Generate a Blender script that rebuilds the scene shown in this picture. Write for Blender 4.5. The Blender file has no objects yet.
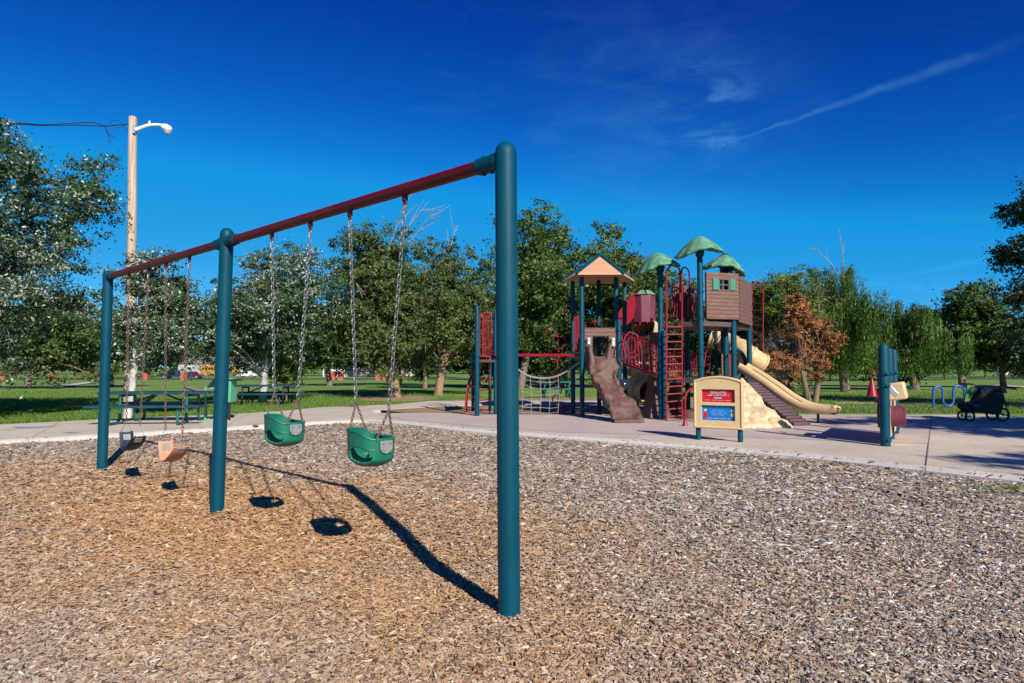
import bpy, math, random
import numpy as np
from mathutils import Vector, Matrix, noise as mnoise
C = bpy.data.collections.new('park'); bpy.context.scene.collection.children.link(C)
sc = bpy.context.scene
R = math.radians
# ------------------------------------------------------------------ camera, light
FPX = 640.0; HOR = 366.0; CAMZ = 1.30
PITCH = math.atan((HOR-341.5)/FPX)
cam_d = bpy.data.cameras.new('camera'); cam = bpy.data.objects.new('camera', cam_d); C.objects.link(cam)
cam.location = (0,0,CAMZ); cam.rotation_euler = (R(90)+PITCH, 0, 0)
cam_d.sensor_width = 36.0; cam_d.lens = 36.0*FPX/1024.0; cam_d.clip_start = .05; cam_d.clip_end = 3000
cam_d.dof.use_dof = True; cam_d.dof.focus_distance = 5.2; cam_d.dof.aperture_fstop = 10.0
sc.camera = cam
SUN_EL = R(31.6); SUNDIR = Vector((0.439*math.cos(SUN_EL), -0.8985*math.cos(SUN_EL), math.sin(SUN_EL)))
sun_d = bpy.data.lights.new('sun','SUN'); sun = bpy.data.objects.new('sun', sun_d); C.objects.link(sun)
sun_d.energy = 4.8; sun_d.angle = R(.5); sun_d.color = (1.0,.93,.83)
sun.rotation_euler = SUNDIR.to_track_quat('Z','Y').to_euler(); sun.location = (10,-20,20)
sc.view_settings.view_transform = 'Standard'; sc.view_settings.look = 'None'
sc.view_settings.gamma = 1; sc.view_settings.exposure = .42; sc.view_settings.use_curve_mapping = False

_F = Vector((0, math.cos(PITCH), math.sin(PITCH))); _U = Vector((0,-math.sin(PITCH), math.cos(PITCH))); _R = Vector((1,0,0))
def ray(px,py): return _F + _R*((px-512)/FPX) + _U*((341.5-py)/FPX)
def P(px,py,Y):
    d = ray(px,py); return Vector((0,0,CAMZ)) + d*(Y/d.y)
def G(px,py,h=0.0):
    d = ray(px,py); t = (h-CAMZ)/d.z; return Vector((0,0,CAMZ)) + d*t
def gz(x, y):
    if y < 25: return 0.0
    if y < 125: t=(y-25)/100.; return -1.35*t*t*(3-2*t)*.5 - .675*t
    return -1.35 - (min(y,230)-125)*.004
def GT(px,py):
    p = G(px,py)
    for _ in range(30): p = G(px,py,gz(p.x, p.y))
    return p
def xat(px,Y): return P(px,366,Y).x

# ------------------------------------------------------------------ world
w = bpy.data.worlds.new('World'); sc.world = w; w.use_nodes = True
nt = w.node_tree; N = nt.nodes; L = nt.links; N.clear()
def nn(N, t, **kw):
    n = N.new(t)
    for k,v in kw.items(): setattr(n,k,v)
    return n
out = nn(N,'ShaderNodeOutputWorld'); bg = nn(N,'ShaderNodeBackground'); bg.inputs[1].default_value = .085
sky = nn(N,'ShaderNodeTexSky'); sky.sky_type='NISHITA'; sky.sun_disc=False
sky.sun_elevation = SUN_EL; sky.sun_rotation = math.atan2(SUNDIR.x, SUNDIR.y)
sky.altitude = 1500; sky.air_density = 1.0; sky.dust_density = .15; sky.ozone_density = 3.2
gm = nn(N,'ShaderNodeGamma'); gm.inputs[1].default_value = 1.0
tint = nn(N,'ShaderNodeMix', data_type='RGBA', blend_type='MULTIPLY'); tint.inputs[0].default_value = 1; tint.inputs[7].default_value = (.30,.80,1.22,1)
L.new(sky.outputs[0], gm.inputs[0])
tc = nn(N,'ShaderNodeTexCoord')
def vmath(op, a=None, b=None):
    n = nn(N,'ShaderNodeVectorMath', operation=op)
    for i,v in enumerate((a,b)):
        if v is None: continue
        if hasattr(v,'links'): L.new(v, n.inputs[i])
        else: n.inputs[i].default_value = tuple(v)
    return n
def smath(op, a=None, b=None, clamp=False):
    n = nn(N,'ShaderNodeMath', operation=op); n.use_clamp = clamp
    for i,v in enumerate((a,b)):
        if v is None: continue
        if hasattr(v,'links'): L.new(v, n.inputs[i])
        else: n.inputs[i].default_value = v
    return n.outputs[0]
def sstep(v, a, b, o0=0., o1=1.):
    n = nn(N,'ShaderNodeMapRange', interpolation_type='SMOOTHSTEP')
    L.new(v, n.inputs[0]); n.inputs[1].default_value=a; n.inputs[2].default_value=b; n.inputs[3].default_value=o0; n.inputs[4].default_value=o1
    return n.outputs[0]
sepc = nn(N,'ShaderNodeSeparateColor'); L.new(gm.outputs[0], sepc.inputs[0]); comb = nn(N,'ShaderNodeCombineColor')
chs=[smath('MULTIPLY', smath('POWER', smath('MINIMUM', sepc.outputs[i_], mx), pw), am) for i_,(mx,pw,am) in enumerate(((8.0,2.5,.016),(6.0,2.6,.121),(9.0,1.4,.60)))]
chs[2]=smath('MINIMUM', chs[2], smath('ADD', smath('MULTIPLY', chs[0], 3.0), 6.4))
chs[1]=smath('MINIMUM', chs[1], smath('ADD', smath('MULTIPLY', chs[0], 1.5), smath('MULTIPLY', chs[2], .39)))
for i_ in range(3): L.new(chs[i_], comb.inputs[i_])
tint.inputs[7].default_value=(1,1,1,1); L.new(comb.outputs[0], tint.inputs[6])
nrm = vmath('NORMALIZE', tc.outputs['Generated']).outputs[0]
nz = nn(N,'ShaderNodeTexNoise'); nz.inputs['Scale'].default_value=9; nz.inputs['Detail'].default_value=7; nz.inputs['Roughness'].default_value=.62; nz.inputs['Distortion'].default_value=.6
mp = nn(N,'ShaderNodeMapping'); mp.inputs['Scale'].default_value=(1,1,3.2); mp.inputs['Rotation'].default_value=(0,R(-14),0)
L.new(nrm, mp.inputs[0]); L.new(mp.outputs[0], nz.inputs[0])
nz2 = nn(N,'ShaderNodeTexNoise'); nz2.inputs['Scale'].default_value=26; nz2.inputs['Detail'].default_value=5; nz2.inputs['Roughness'].default_value=.6; L.new(nrm, nz2.inputs[0])
def trail(p0, p1, w0, w1, amp):
    a = ray(*p0).normalized(); b = ray(*p1).normalized(); n = a.cross(b).normalized(); t = (b-a*(a.dot(b))).normalized()
    d = vmath('DOT_PRODUCT', nrm, n).outputs['Value']; al = vmath('DOT_PRODUCT', nrm, t).outputs['Value']; fr = vmath('DOT_PRODUCT', nrm, a).outputs['Value']
    d = smath('ADD', d, smath('MULTIPLY', smath('SUBTRACT', nz2.outputs[0], .5), .012))
    ln = b.dot(t)
    k = sstep(al, 0, ln); wd = smath('ADD', smath('MULTIPLY', k, w1-w0), w0)
    m = smath('DIVIDE', smath('ABSOLUTE', d), wd)
    m = sstep(m, 0.0, 1.0, 1., 0.)
    m = smath('MULTIPLY', m, sstep(al, -.03, .06)); m = smath('MULTIPLY', m, sstep(al, ln-.05, ln+.03, 1., 0.)); m = smath('MULTIPLY', m, sstep(fr, .2,.4))
    m = smath('MULTIPLY', m, sstep(nz2.outputs[0], .30,.62,.35,1.)); return smath('MULTIPLY', m, amp)
def puff(p, r0, r1, lo, hi, amp, src=nz):
    a = ray(*p).normalized(); d = vmath('DISTANCE', nrm, a).outputs['Value']
    m = sstep(d, r0, r1, 1., 0.); m = smath('MULTIPLY', m, sstep(src.outputs[0], lo, hi)); return smath('MULTIPLY', m, amp)
parts = [trail((735,141),(1006,45),.003,.011,.24), trail((850,282),(985,289),.006,.02,.16), trail((900,276),(1010,255),.004,.007,.16),
         puff((705,112),.01,.09,.44,.72,.45), puff((670,95),.02,.26,.25,.85,.20), puff((722,138),.002,.030,.46,.70,.42,nz2), puff((470,90),.05,.30,.52,.85,.10), puff((1000,285),.05,.4,.5,.8,.10)]
s = parts[0]
for p in parts[1:]: s = smath('ADD', s, p)
s = smath('MINIMUM', s, .8)
mix = nn(N,'ShaderNodeMix', data_type='RGBA', blend_type='ADD'); mix.inputs[7].default_value=(.9,2.2,2.6,1)
L.new(s, mix.inputs[0]); L.new(tint.outputs[2], mix.inputs[6]); L.new(mix.outputs[2], bg.inputs[0]); L.new(bg.outputs[0], out.inputs[0])

# ------------------------------------------------------------------ materials
def newmat(name):
    m = bpy.data.materials.new(name); m.use_nodes = True; t = m.node_tree; t.nodes.clear()
    o = t.nodes.new('ShaderNodeOutputMaterial'); b = t.nodes.new('ShaderNodeBsdfPrincipled'); t.links.new(b.outputs[0], o.inputs[0])
    return m, t, b
def ramp(t, stops, interp='LINEAR'):
    r = t.nodes.new('ShaderNodeValToRGB'); r.color_ramp.interpolation = interp; e = r.color_ramp.elements
    while len(e) > 1: e.remove(e[0])
    e[0].position = stops[0][0]; e[0].color = (*stops[0][1],1)
    for p,c in stops[1:]: x = e.new(p); x.color = (*c,1)
    return r
def noise_tex(t, scale, detail=4, rough=.55, sc3=None, dist=0):
    c = t.nodes.new('ShaderNodeTexCoord'); n = t.nodes.new('ShaderNodeTexNoise'); n.inputs['Scale'].default_value = scale
    n.inputs['Detail'].default_value = detail; n.inputs['Roughness'].default_value = rough; n.inputs['Distortion'].default_value = dist
    if sc3:
        m = t.nodes.new('ShaderNodeMapping'); m.inputs['Scale'].default_value = sc3; t.links.new(c.outputs['Object'], m.inputs[0]); t.links.new(m.outputs[0], n.inputs[0])
    else: t.links.new(c.outputs['Object'], n.inputs[0])
    return n
def mat(name, col, rough=.5, var=.12, scale=6, bump=0., bscale=40, metal=0., spec=.5, dirt=None, coat=0, scuff=None):
    m, t, b = newmat(name)
    n = noise_tex(t, scale, 5, .6)
    lo = tuple(c*(1-var) for c in col); hi = tuple(min(1,c*(1+var)) for c in col)
    r = ramp(t, [(.3,lo),(.7,hi)]); t.links.new(n.outputs[0], r.inputs[0]); last = r.outputs[0]
    if dirt:
        n2 = noise_tex(t, scale*.6, 8, .7, (1,1,.5)); rr = ramp(t, [(.52,(0,0,0)),(.72,(1,1,1))]); t.links.new(n2.outputs[0], rr.inputs[0])
        mm = t.nodes.new('ShaderNodeMix'); mm.data_type='RGBA'; mm.inputs[7].default_value = (*dirt,1)
        k = t.nodes.new('ShaderNodeMath'); k.operation='MULTIPLY'; k.inputs[1].default_value=.5; t.links.new(rr.outputs[0], k.inputs[0])
        t.links.new(k.outputs[0], mm.inputs[0]); t.links.new(last, mm.inputs[6]); last = mm.outputs[2]
    if scuff:
        n3 = noise_tex(t, 26, 6, .75, (1,1,.35)); r3 = ramp(t, [(.635,(0,0,0)),(.66,(1,1,1))]); t.links.new(n3.outputs[0], r3.inputs[0])
        n4 = noise_tex(t, 2.2, 3, .6); r4 = ramp(t, [(.45,(0,0,0)),(.65,(.8,.8,.8))]); t.links.new(n4.outputs[0], r4.inputs[0])
        k3 = t.nodes.new('ShaderNodeMath'); k3.operation='MULTIPLY'; t.links.new(r3.outputs[0], k3.inputs[0]); t.links.new(r4.outputs[0], k3.inputs[1])
        m3 = t.nodes.new('ShaderNodeMix'); m3.data_type='RGBA'; m3.inputs[7].default_value=(*scuff,1); t.links.new(k3.outputs[0], m3.inputs[0]); t.links.new(last, m3.inputs[6]); last = m3.outputs[2]
    t.links.new(last, b.inputs['Base Color'])
    rn = t.nodes.new('ShaderNodeMapRange'); rn.inputs[3].default_value=max(.03,rough-.08); rn.inputs[4].default_value=min(1,rough+.12)
    t.links.new(n.outputs[0], rn.inputs[0]); t.links.new(rn.outputs[0], b.inputs['Roughness'])
    b.inputs['Metallic'].default_value = metal; b.inputs['Specular IOR Level'].default_value = spec; b.inputs['Coat Weight'].default_value = coat
    if bump:
        nb = noise_tex(t, bscale, 4, .6); bp = t.nodes.new('ShaderNodeBump'); bp.inputs['Strength'].default_value = bump; bp.inputs['Distance'].default_value=.01
        t.links.new(nb.outputs[0], bp.inputs['Height']); t.links.new(bp.outputs[0], b.inputs['Normal'])
    return m
M = {}
M['teal'] = mat('teal_powder_coat', (.0002,.054,.088), .46, .12, 3, .14, 90, dirt=(.008,.072,.10), spec=.2, scuff=(.045,.11,.13))
M['teal_d'] = mat('teal_table', (.004,.045,.07), .45, .15, 3, .1, 60)
M['green_leg'] = mat('green_legs', (.004,.12,.095), .45, .12, 5)
M['red'] = mat('red_powder_coat', (.26,.006,.018), .40, .15, 4, .08, 80)
M['beam'] = mat('beam_maroon', (.115,.0035,.006), .45, .18, 2.5, .1, 90, spec=.35, dirt=(.14,.02,.02), scuff=(.20,.06,.06))
M['plum'] = mat('plum_plastic', (.15,.028,.055), .5, .12, 4, .1, 50, dirt=(.28,.10,.13))
M['brown'] = mat('brown_plastic', (.12,.060,.046), .6, .28, 8, .7, 26, dirt=(.20,.12,.10))
M['tan'] = mat('tan_plastic', (.66,.46,.24), .45, .08, 4, .1, 40, dirt=(.50,.34,.19), scuff=(.42,.31,.2))
M['rock'] = mat('tan_rock_plastic', (.66,.50,.29), .6, .12, 5, .5, 18, dirt=(.36,.25,.15))
M['steps'] = mat('step_plastic', (.10,.055,.060), .6, .18, 6, .2, 30)
M['orange_roof'] = mat('roof_tan_panel', (.62,.33,.19), .5, .06, 3, .05, 30)
M['roof_brown'] = mat('roof_brown_panel', (.30,.15,.10), .5, .08, 3)
M['leafgreen'] = mat('leaf_roof_green', (.10,.26,.15), .6, .35, 9, .8, 16, dirt=(.34,.52,.38))
M['shutter'] = mat('shutter_green', (.03,.24,.15), .5, .08, 4)
M['bucket'] = mat('bucket_green', (.0045,.135,.080), .42, .10, 5, .15, 60, dirt=(.02,.20,.13))
M['gpl'] = mat('grey_plate', (.27,.27,.26), .5, .2, 14, .1, 60, metal=.2)
M['navy'] = mat('navy_rubber', (.005,.013,.038), .5, .15, 8, .2, 60)
M['peach'] = mat('peach_rubber', (.62,.26,.14), .55, .12, 8, .2, 60, dirt=(.42,.18,.1))
M['chain'] = mat('galvanised_chain', (.36,.35,.33), .45, .3, 30, metal=.85)
M['rust'] = mat('coated_chain', (.17,.10,.085), .6, .35, 30, metal=.3)
M['white'] = mat('white_paint', (.78,.78,.76), .4, .04, 4)
M['silver'] = mat('silver_lantern', (.55,.58,.60), .35, .1, 10, metal=.5)
M['dark'] = mat('black_metal', (.02,.02,.022), .5, .2, 10)
M['glass'] = mat('dark_glass', (.02,.03,.04), .08, .1, 3)
M['rubber'] = mat('rubber', (.02,.02,.02), .8, .2, 10)
M['blue'] = mat('blue_paint', (.01,.09,.42), .4, .1, 5)
M['brick'] = mat('brick_red', (.40,.10,.07), .9, .2, 8, .2, 30)
M['cap'] = mat('pale_stone', (.50,.45,.38), .9, .1, 8)
M['busy'] = mat('bus_yellow', (.50,.24,.02), .4, .05, 3)
M['orange'] = mat('orange_paint', (.75,.11,.03), .5, .06, 3)
M['house'] = mat('pale_wall', (.36,.35,.34), .9, .08, 1)
M['house_w'] = mat('white_wall', (.72,.72,.70), .9, .06, 1)
M['roofing'] = mat('grey_shingles', (.20,.18,.17), .9, .15, 3)
M['signred'] = mat('sign_red', (.55,.012,.02), .35, .03, 2)
M['signblue'] = mat('sign_blue', (.01,.17,.50), .35, .03, 2)
M['binGreen'] = mat('mint_green_paint', (.09,.36,.20), .5, .06, 3)
M['fabric'] = mat('stroller_fabric', (.012,.012,.016), .8, .3, 12, .2, 80)
M['fabgreen'] = mat('green_fabric', (.10,.22,.06), .8, .1, 8)
M['skin'] = mat('skin', (.45,.25,.17), .6, .05, 5); M['shirt'] = mat('dark_shirt', (.03,.03,.045), .8, .1, 5); M['jeans'] = mat('jeans', (.04,.05,.09), .9, .1, 5); M['shirtw'] = mat('white_shirt', (.7,.7,.7), .8, .05, 5)
M['truckp'] = mat('navy_car_paint', (.02,.03,.07), .25, .05, 2, coat=.5); M['truckr'] = mat('maroon_car_paint', (.10,.012,.018), .25, .05, 2, coat=.5)
M['rope'] = mat('grey_rope', (.24,.22,.24), .8, .2, 20)

def wood_mat(name, c1, c2, scz=.25, scale=14):
    m,t,b = newmat(name); n = noise_tex(t, scale, 8, .65, (1,1,scz*.4)); r = ramp(t, [(.32,c1),(.55,c2),(.75,tuple(x*1.25 for x in c2))])
    t.links.new(n.outputs[0], r.inputs[0]); t.links.new(r.outputs[0], b.inputs['Base Color']); b.inputs['Roughness'].default_value=.9
    bp = t.nodes.new('ShaderNodeBump'); bp.inputs['Strength'].default_value=.8; bp.inputs['Distance'].default_value=.03; t.links.new(n.outputs[0], bp.inputs['Height']); t.links.new(bp.outputs[0], b.inputs['Normal'])
    return m
M['polewood'] = wood_mat('pole_wood', (.26,.18,.13), (.50,.39,.30), .12, 20)
M['bark'] = wood_mat('bark', (.06,.04,.03), (.20,.14,.10), .4, 9)
M['bark_red'] = wood_mat('bark_reddish', (.06,.035,.025), (.30,.18,.115), .5, 6)
M['bark_white'] = wood_mat('bark_whitish', (.08,.075,.065), (.52,.50,.45), .8, 5)  # whitish bark; its dark mottling also has leaf shade put into the colour
M['twig'] = wood_mat('dead_twig', (.16,.13,.11), (.34,.28,.24), .5, 9)

def plank_mat(name, base, dz):
    m,t,b = newmat(name); c = t.nodes.new('ShaderNodeTexCoord'); s_ = t.nodes.new('ShaderNodeSeparateXYZ'); t.links.new(c.outputs['Object'], s_.inputs[0])
    a = t.nodes.new('ShaderNodeMath'); a.operation='DIVIDE'; a.inputs[1].default_value=dz; t.links.new(s_.outputs[2], a.inputs[0])
    n = noise_tex(t, 5, 6, .65, (1,1,6)); ad = t.nodes.new('ShaderNodeMath'); ad.operation='MULTIPLY_ADD'; ad.inputs[1].default_value=.35; t.links.new(n.outputs[0], ad.inputs[0]); t.links.new(a.outputs[0], ad.inputs[2])
    f = t.nodes.new('ShaderNodeMath'); f.operation='FRACT'; t.links.new(ad.outputs[0], f.inputs[0])
    r = ramp(t, [(0,(.15,.15,.15)),(.08,(1,1,1)),(.95,(1,1,1)),(1,(.2,.2,.2))]); t.links.new(f.outputs[0], r.inputs[0])
    r2 = ramp(t, [(.3,tuple(x*.65 for x in base)),(.7,tuple(x*1.3 for x in base))]); t.links.new(n.outputs[0], r2.inputs[0])
    mm = t.nodes.new('ShaderNodeMix'); mm.data_type='RGBA'; mm.blend_type='MULTIPLY'; mm.inputs[0].default_value=.8; t.links.new(r2.outputs[0], mm.inputs[6]); t.links.new(r.outputs[0], mm.inputs[7])
    t.links.new(mm.outputs[2], b.inputs['Base Color']); b.inputs['Roughness'].default_value=.6
    bp = t.nodes.new('ShaderNodeBump'); bp.inputs['Distance'].default_value=.01; t.links.new(r.outputs[0], bp.inputs['Height']); t.links.new(bp.outputs[0], b.inputs['Normal'])
    return m
M['planks'] = plank_mat('wood_look_panel', (.175,.085,.062), .085)

def leaf_mat(name, stops, trans=.25, rough=.5):
    m = bpy.data.materials.new(name); m.use_nodes = True; t = m.node_tree; t.nodes.clear(); o = t.nodes.new('ShaderNodeOutputMaterial')
    a = t.nodes.new('ShaderNodeAttribute'); a.attribute_name='tint'; r = ramp(t, stops); t.links.new(a.outputs['Fac'], r.inputs[0])
    b = t.nodes.new('ShaderNodeBsdfPrincipled'); b.inputs['Roughness'].default_value = rough; b.inputs['Specular IOR Level'].default_value=.35; t.links.new(r.outputs[0], b.inputs['Base Color'])
    tr = t.nodes.new('ShaderNodeBsdfTranslucent'); mm = t.nodes.new('ShaderNodeMix'); mm.data_type='RGBA'; mm.blend_type='MULTIPLY'; mm.inputs[0].default_value=1; mm.inputs[7].default_value=(1.3,1.5,.5,1)
    t.links.new(r.outputs[0], mm.inputs[6]); t.links.new(mm.outputs[2], tr.inputs[0]); x = t.nodes.new('ShaderNodeMixShader'); x.inputs[0].default_value=trans
    t.links.new(b.outputs[0], x.inputs[1]); t.links.new(tr.outputs[0], x.inputs[2]); t.links.new(x.outputs[0], o.inputs[0]); return m
LM = {
 'poplar': leaf_mat('poplar_leaves', [(0,(.016,.038,.012)),(.5,(.046,.090,.028)),(.74,(.085,.135,.052)),(.80,(.20,.25,.20)),(1,(.48,.53,.48))], .12),
 'elm': leaf_mat('elm_leaves', [(0,(.026,.050,.012)),(.5,(.074,.115,.028)),(.85,(.145,.18,.058)),(1,(.23,.25,.11))], .2),
 'elm2': leaf_mat('bright_elm_leaves', [(0,(.026,.055,.010)),(.5,(.072,.12,.022)),(.85,(.13,.18,.036)),(1,(.21,.24,.06))], .22),
 'dark': leaf_mat('dark_leaves', [(0,(.010,.026,.007)),(.5,(.029,.058,.014)),(1,(.075,.115,.028))], .12),
 'willow': leaf_mat('willow_leaves', [(0,(.022,.050,.009)),(.5,(.075,.145,.022)),(.85,(.16,.25,.042)),(1,(.26,.33,.07))], .25),
 'pine': leaf_mat('pine_needles', [(0,(.035,.065,.010)),(.6,(.11,.17,.025)),(1,(.20,.25,.045))], .1),
 'brown': leaf_mat('dead_needles', [(0,(.12,.050,.020)),(.4,(.32,.125,.046)),(.8,(.50,.21,.080)),(1,(.58,.32,.16))], .15),
 'hedge': leaf_mat('far_leaves', [(0,(.022,.040,.010)),(.5,(.065,.095,.022)),(1,(.13,.16,.045))], .2),
 'grass': leaf_mat('grass_blades', [(0,(.06,.12,.017)),(.5,(.12,.215,.032)),(.85,(.19,.27,.055)),(1,(.30,.28,.12))], .3),
}
def mulch_ramp_nodes(t, fac_out):
    # fresh orange chips in trodden areas under the swings, weathered grey chips elsewhere
    c = t.nodes.new('ShaderNodeTexCoord')
    grey = ramp(t, [(0,(.045,.033,.028)),(.14,(.12,.095,.082)),(.30,(.25,.19,.145)),(.48,(.38,.27,.18)),(.66,(.35,.29,.24)),(.82,(.46,.39,.32)),(1,(.60,.54,.46))])
    oran = ramp(t, [(0,(.11,.058,.024)),(.14,(.25,.135,.055)),(.40,(.40,.215,.085)),(.62,(.50,.275,.11)),(.82,(.48,.32,.18)),(1,(.64,.48,.32))])
    cool = ramp(t, [(0,(.035,.030,.029)),(.16,(.135,.110,.090)),(.38,(.275,.215,.165)),(.50,(.42,.26,.145)),(.62,(.33,.295,.265)),(.80,(.50,.455,.40)),(1,(.74,.70,.64))])
    for r in (grey,oran,cool): t.links.new(fac_out, r.inputs[0])
    n = noise_tex(t, .55, 7, .7, (1,1,0), .4); n.inputs['Scale'].default_value=.55
    s_ = t.nodes.new('ShaderNodeSeparateXYZ'); t.links.new(c.outputs['Object'], s_.inputs[0])
    def mth(op,a,b_=None,c_=None,cl=False):
        q = t.nodes.new('ShaderNodeMath'); q.operation=op; q.use_clamp=cl
        for i,v in enumerate((a,b_,c_)):
            if v is None: continue
            if hasattr(v,'links'): t.links.new(v,q.inputs[i])
            else: q.inputs[i].default_value=v
        return q.outputs[0]
    # distance from the line under the swing beam
    X,Y = s_.outputs[0], s_.outputs[1]
    dx = mth('MULTIPLY', mth('ADD', mth('MULTIPLY', mth('ADD',X,2.7), .667), mth('MULTIPLY', mth('SUBTRACT',Y,5.7), .745)), .50)   # across the beam
    dl = mth('MULTIPLY', mth('SUBTRACT', mth('MULTIPLY', mth('ADD',X,2.7), .745), mth('MULTIPLY', mth('SUBTRACT',Y,5.7), .667)), .22)
    d = mth('SQRT', mth('ADD', mth('MULTIPLY',dx,dx), mth('MULTIPLY',dl,dl)))
    wv = mth('ADD', mth('MULTIPLY', mth('SUBTRACT',n.outputs[0],.5), 3.0), mth('SUBTRACT', .86, d))
    mr = t.nodes.new('ShaderNodeMapRange'); mr.interpolation_type='SMOOTHSTEP'; mr.inputs[1].default_value=-.75; mr.inputs[2].default_value=.75; mr.inputs[4].default_value=.88; t.links.new(wv, mr.inputs[0])
    # greyer and cooler towards the right hand side
    w2 = mth('ADD', mth('MULTIPLY', mth('SUBTRACT',n.outputs[0],.5), 1.3), mth('MULTIPLY', mth('ADD', X, -.9), .42))
    mr2 = t.nodes.new('ShaderNodeMapRange'); mr2.interpolation_type='SMOOTHSTEP'; mr2.inputs[1].default_value=-.6; mr2.inputs[2].default_value=.7; t.links.new(w2, mr2.inputs[0])
    m1 = t.nodes.new('ShaderNodeMix'); m1.data_type='RGBA'; t.links.new(mr2.outputs[0], m1.inputs[0]); t.links.new(grey.outputs[0], m1.inputs[6]); t.links.new(cool.outputs[0], m1.inputs[7])
    m2 = t.nodes.new('ShaderNodeMix'); m2.data_type='RGBA'; t.links.new(mr.outputs[0], m2.inputs[0]); t.links.new(m1.outputs[2], m2.inputs[6]); t.links.new(oran.outputs[0], m2.inputs[7])
    return m2.outputs[2]
m,t,b = newmat('wood_chips'); a = t.nodes.new('ShaderNodeAttribute'); a.attribute_name='tint'; t.links.new(mulch_ramp_nodes(t, a.outputs['Fac']), b.inputs['Base Color']); b.inputs['Roughness'].default_value=.75; b.inputs['Specular IOR Level'].default_value=.3; M['chips']=m
m,t,b = newmat('mulch_bed'); c = t.nodes.new('ShaderNodeTexCoord'); mpn = t.nodes.new('ShaderNodeMapping'); mpn.inputs['Scale'].default_value=(1,2.2,1); mpn.inputs['Rotation'].default_value=(0,0,.5)
nd = noise_tex(t, 9, 3); dm = t.nodes.new('ShaderNodeMix'); dm.data_type='VECTOR'; dm.inputs[0].default_value=.06; t.links.new(c.outputs['Object'], dm.inputs[4]); t.links.new(nd.outputs[1], dm.inputs[5]); t.links.new(dm.outputs[1], mpn.inputs[0])
v = t.nodes.new('ShaderNodeTexVoronoi'); v.inputs['Scale'].default_value=42; t.links.new(mpn.outputs[0], v.inputs[0])
sp = t.nodes.new('ShaderNodeSeparateColor'); t.links.new(v.outputs['Color'], sp.inputs[0])
t.links.new(mulch_ramp_nodes(t, sp.outputs[0]), b.inputs['Base Color']); b.inputs['Roughness'].default_value=.9
bp = t.nodes.new('ShaderNodeBump'); bp.inputs['Distance'].default_value=.015; bp.inputs['Strength'].default_value=1; t.links.new(sp.outputs[1], bp.inputs['Height']); t.links.new(bp.outputs[0], b.inputs['Normal']); M['mulch']=m

def ground_mat(name, stops, scale, rough=.9, bump=.3, bscale=60, extra=None):
    m,t,b = newmat(name); n = noise_tex(t, scale, 9, .65); r = ramp(t, stops); t.links.new(n.outputs[0], r.inputs[0]); last = r.outputs[0]
    n2 = noise_tex(t, bscale, 5, .7); r2 = ramp(t, [(.3,(.72,.72,.72)),(.7,(1.2,1.2,1.2))]); t.links.new(n2.outputs[0], r2.inputs[0])
    mm = t.nodes.new('ShaderNodeMix'); mm.data_type='RGBA'; mm.blend_type='MULTIPLY'; mm.inputs[0].default_value=1; t.links.new(last, mm.inputs[6]); t.links.new(r2.outputs[0], mm.inputs[7]); last = mm.outputs[2]
    if extra:
        n3 = noise_tex(t, extra[0], 6, .7); r3 = ramp(t, [(extra[1],(0,0,0)),(extra[2],(1,1,1))]); t.links.new(n3.outputs[0], r3.inputs[0])
        m3 = t.nodes.new('ShaderNodeMix'); m3.data_type='RGBA'; m3.inputs[7].default_value=(*extra[3],1); t.links.new(r3.outputs[0], m3.inputs[0]); t.links.new(last, m3.inputs[6]); last = m3.outputs[2]
    t.links.new(last, b.inputs['Base Color']); b.inputs['Roughness'].default_value=rough; b.inputs['Specular IOR Level'].default_value=.25
    bp = t.nodes.new('ShaderNodeBump'); bp.inputs['Strength'].default_value=bump; bp.inputs['Distance'].default_value=.03; t.links.new(n2.outputs[0], bp.inputs['Height']); t.links.new(bp.outputs[0], b.inputs['Normal']); return m
M['grass'] = ground_mat('lawn', [(.28,(.10,.18,.028)),(.5,(.155,.26,.042)),(.68,(.24,.31,.075)),(.8,(.30,.29,.12))], .22, .95, .9, 9)
M['concrete'] = ground_mat('concrete', [(.25,(.47,.40,.315)),(.5,(.56,.48,.385)),(.75,(.63,.545,.45))], .9, .85, .15, 45, (1.3,.56,.74,(.42,.34,.27)))
M['curb'] = ground_mat('curb_concrete', [(.3,(.52,.47,.41)),(.7,(.62,.57,.51))], 2.5, .85, .25, 40)
M['mauve'] = ground_mat('mauve_surface', [(.3,(.46,.37,.33)),(.7,(.55,.445,.40))], 1.2, .8, .12, 70, (1.1,.54,.72,(.52,.42,.35)))
M['dirt'] = ground_mat('dirt', [(.3,(.26,.17,.10)),(.7,(.40,.28,.18))], 1.2, .95, .6, 22)
M['path'] = ground_mat('far_path', [(.3,(.50,.45,.38)),(.7,(.58,.53,.46))], .5, .9, .1, 20)
M['drygrass'] = ground_mat('dry_grass', [(.3,(.20,.20,.07)),(.7,(.34,.28,.13))], .6, .95, .8, 12)
M['joint'] = mat('joint_dark', (.16,.13,.11), .9, .2, 8)
M['paintblue'] = mat('worn_blue_chalk', (.20,.27,.38), .8, .25, 3)

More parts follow.
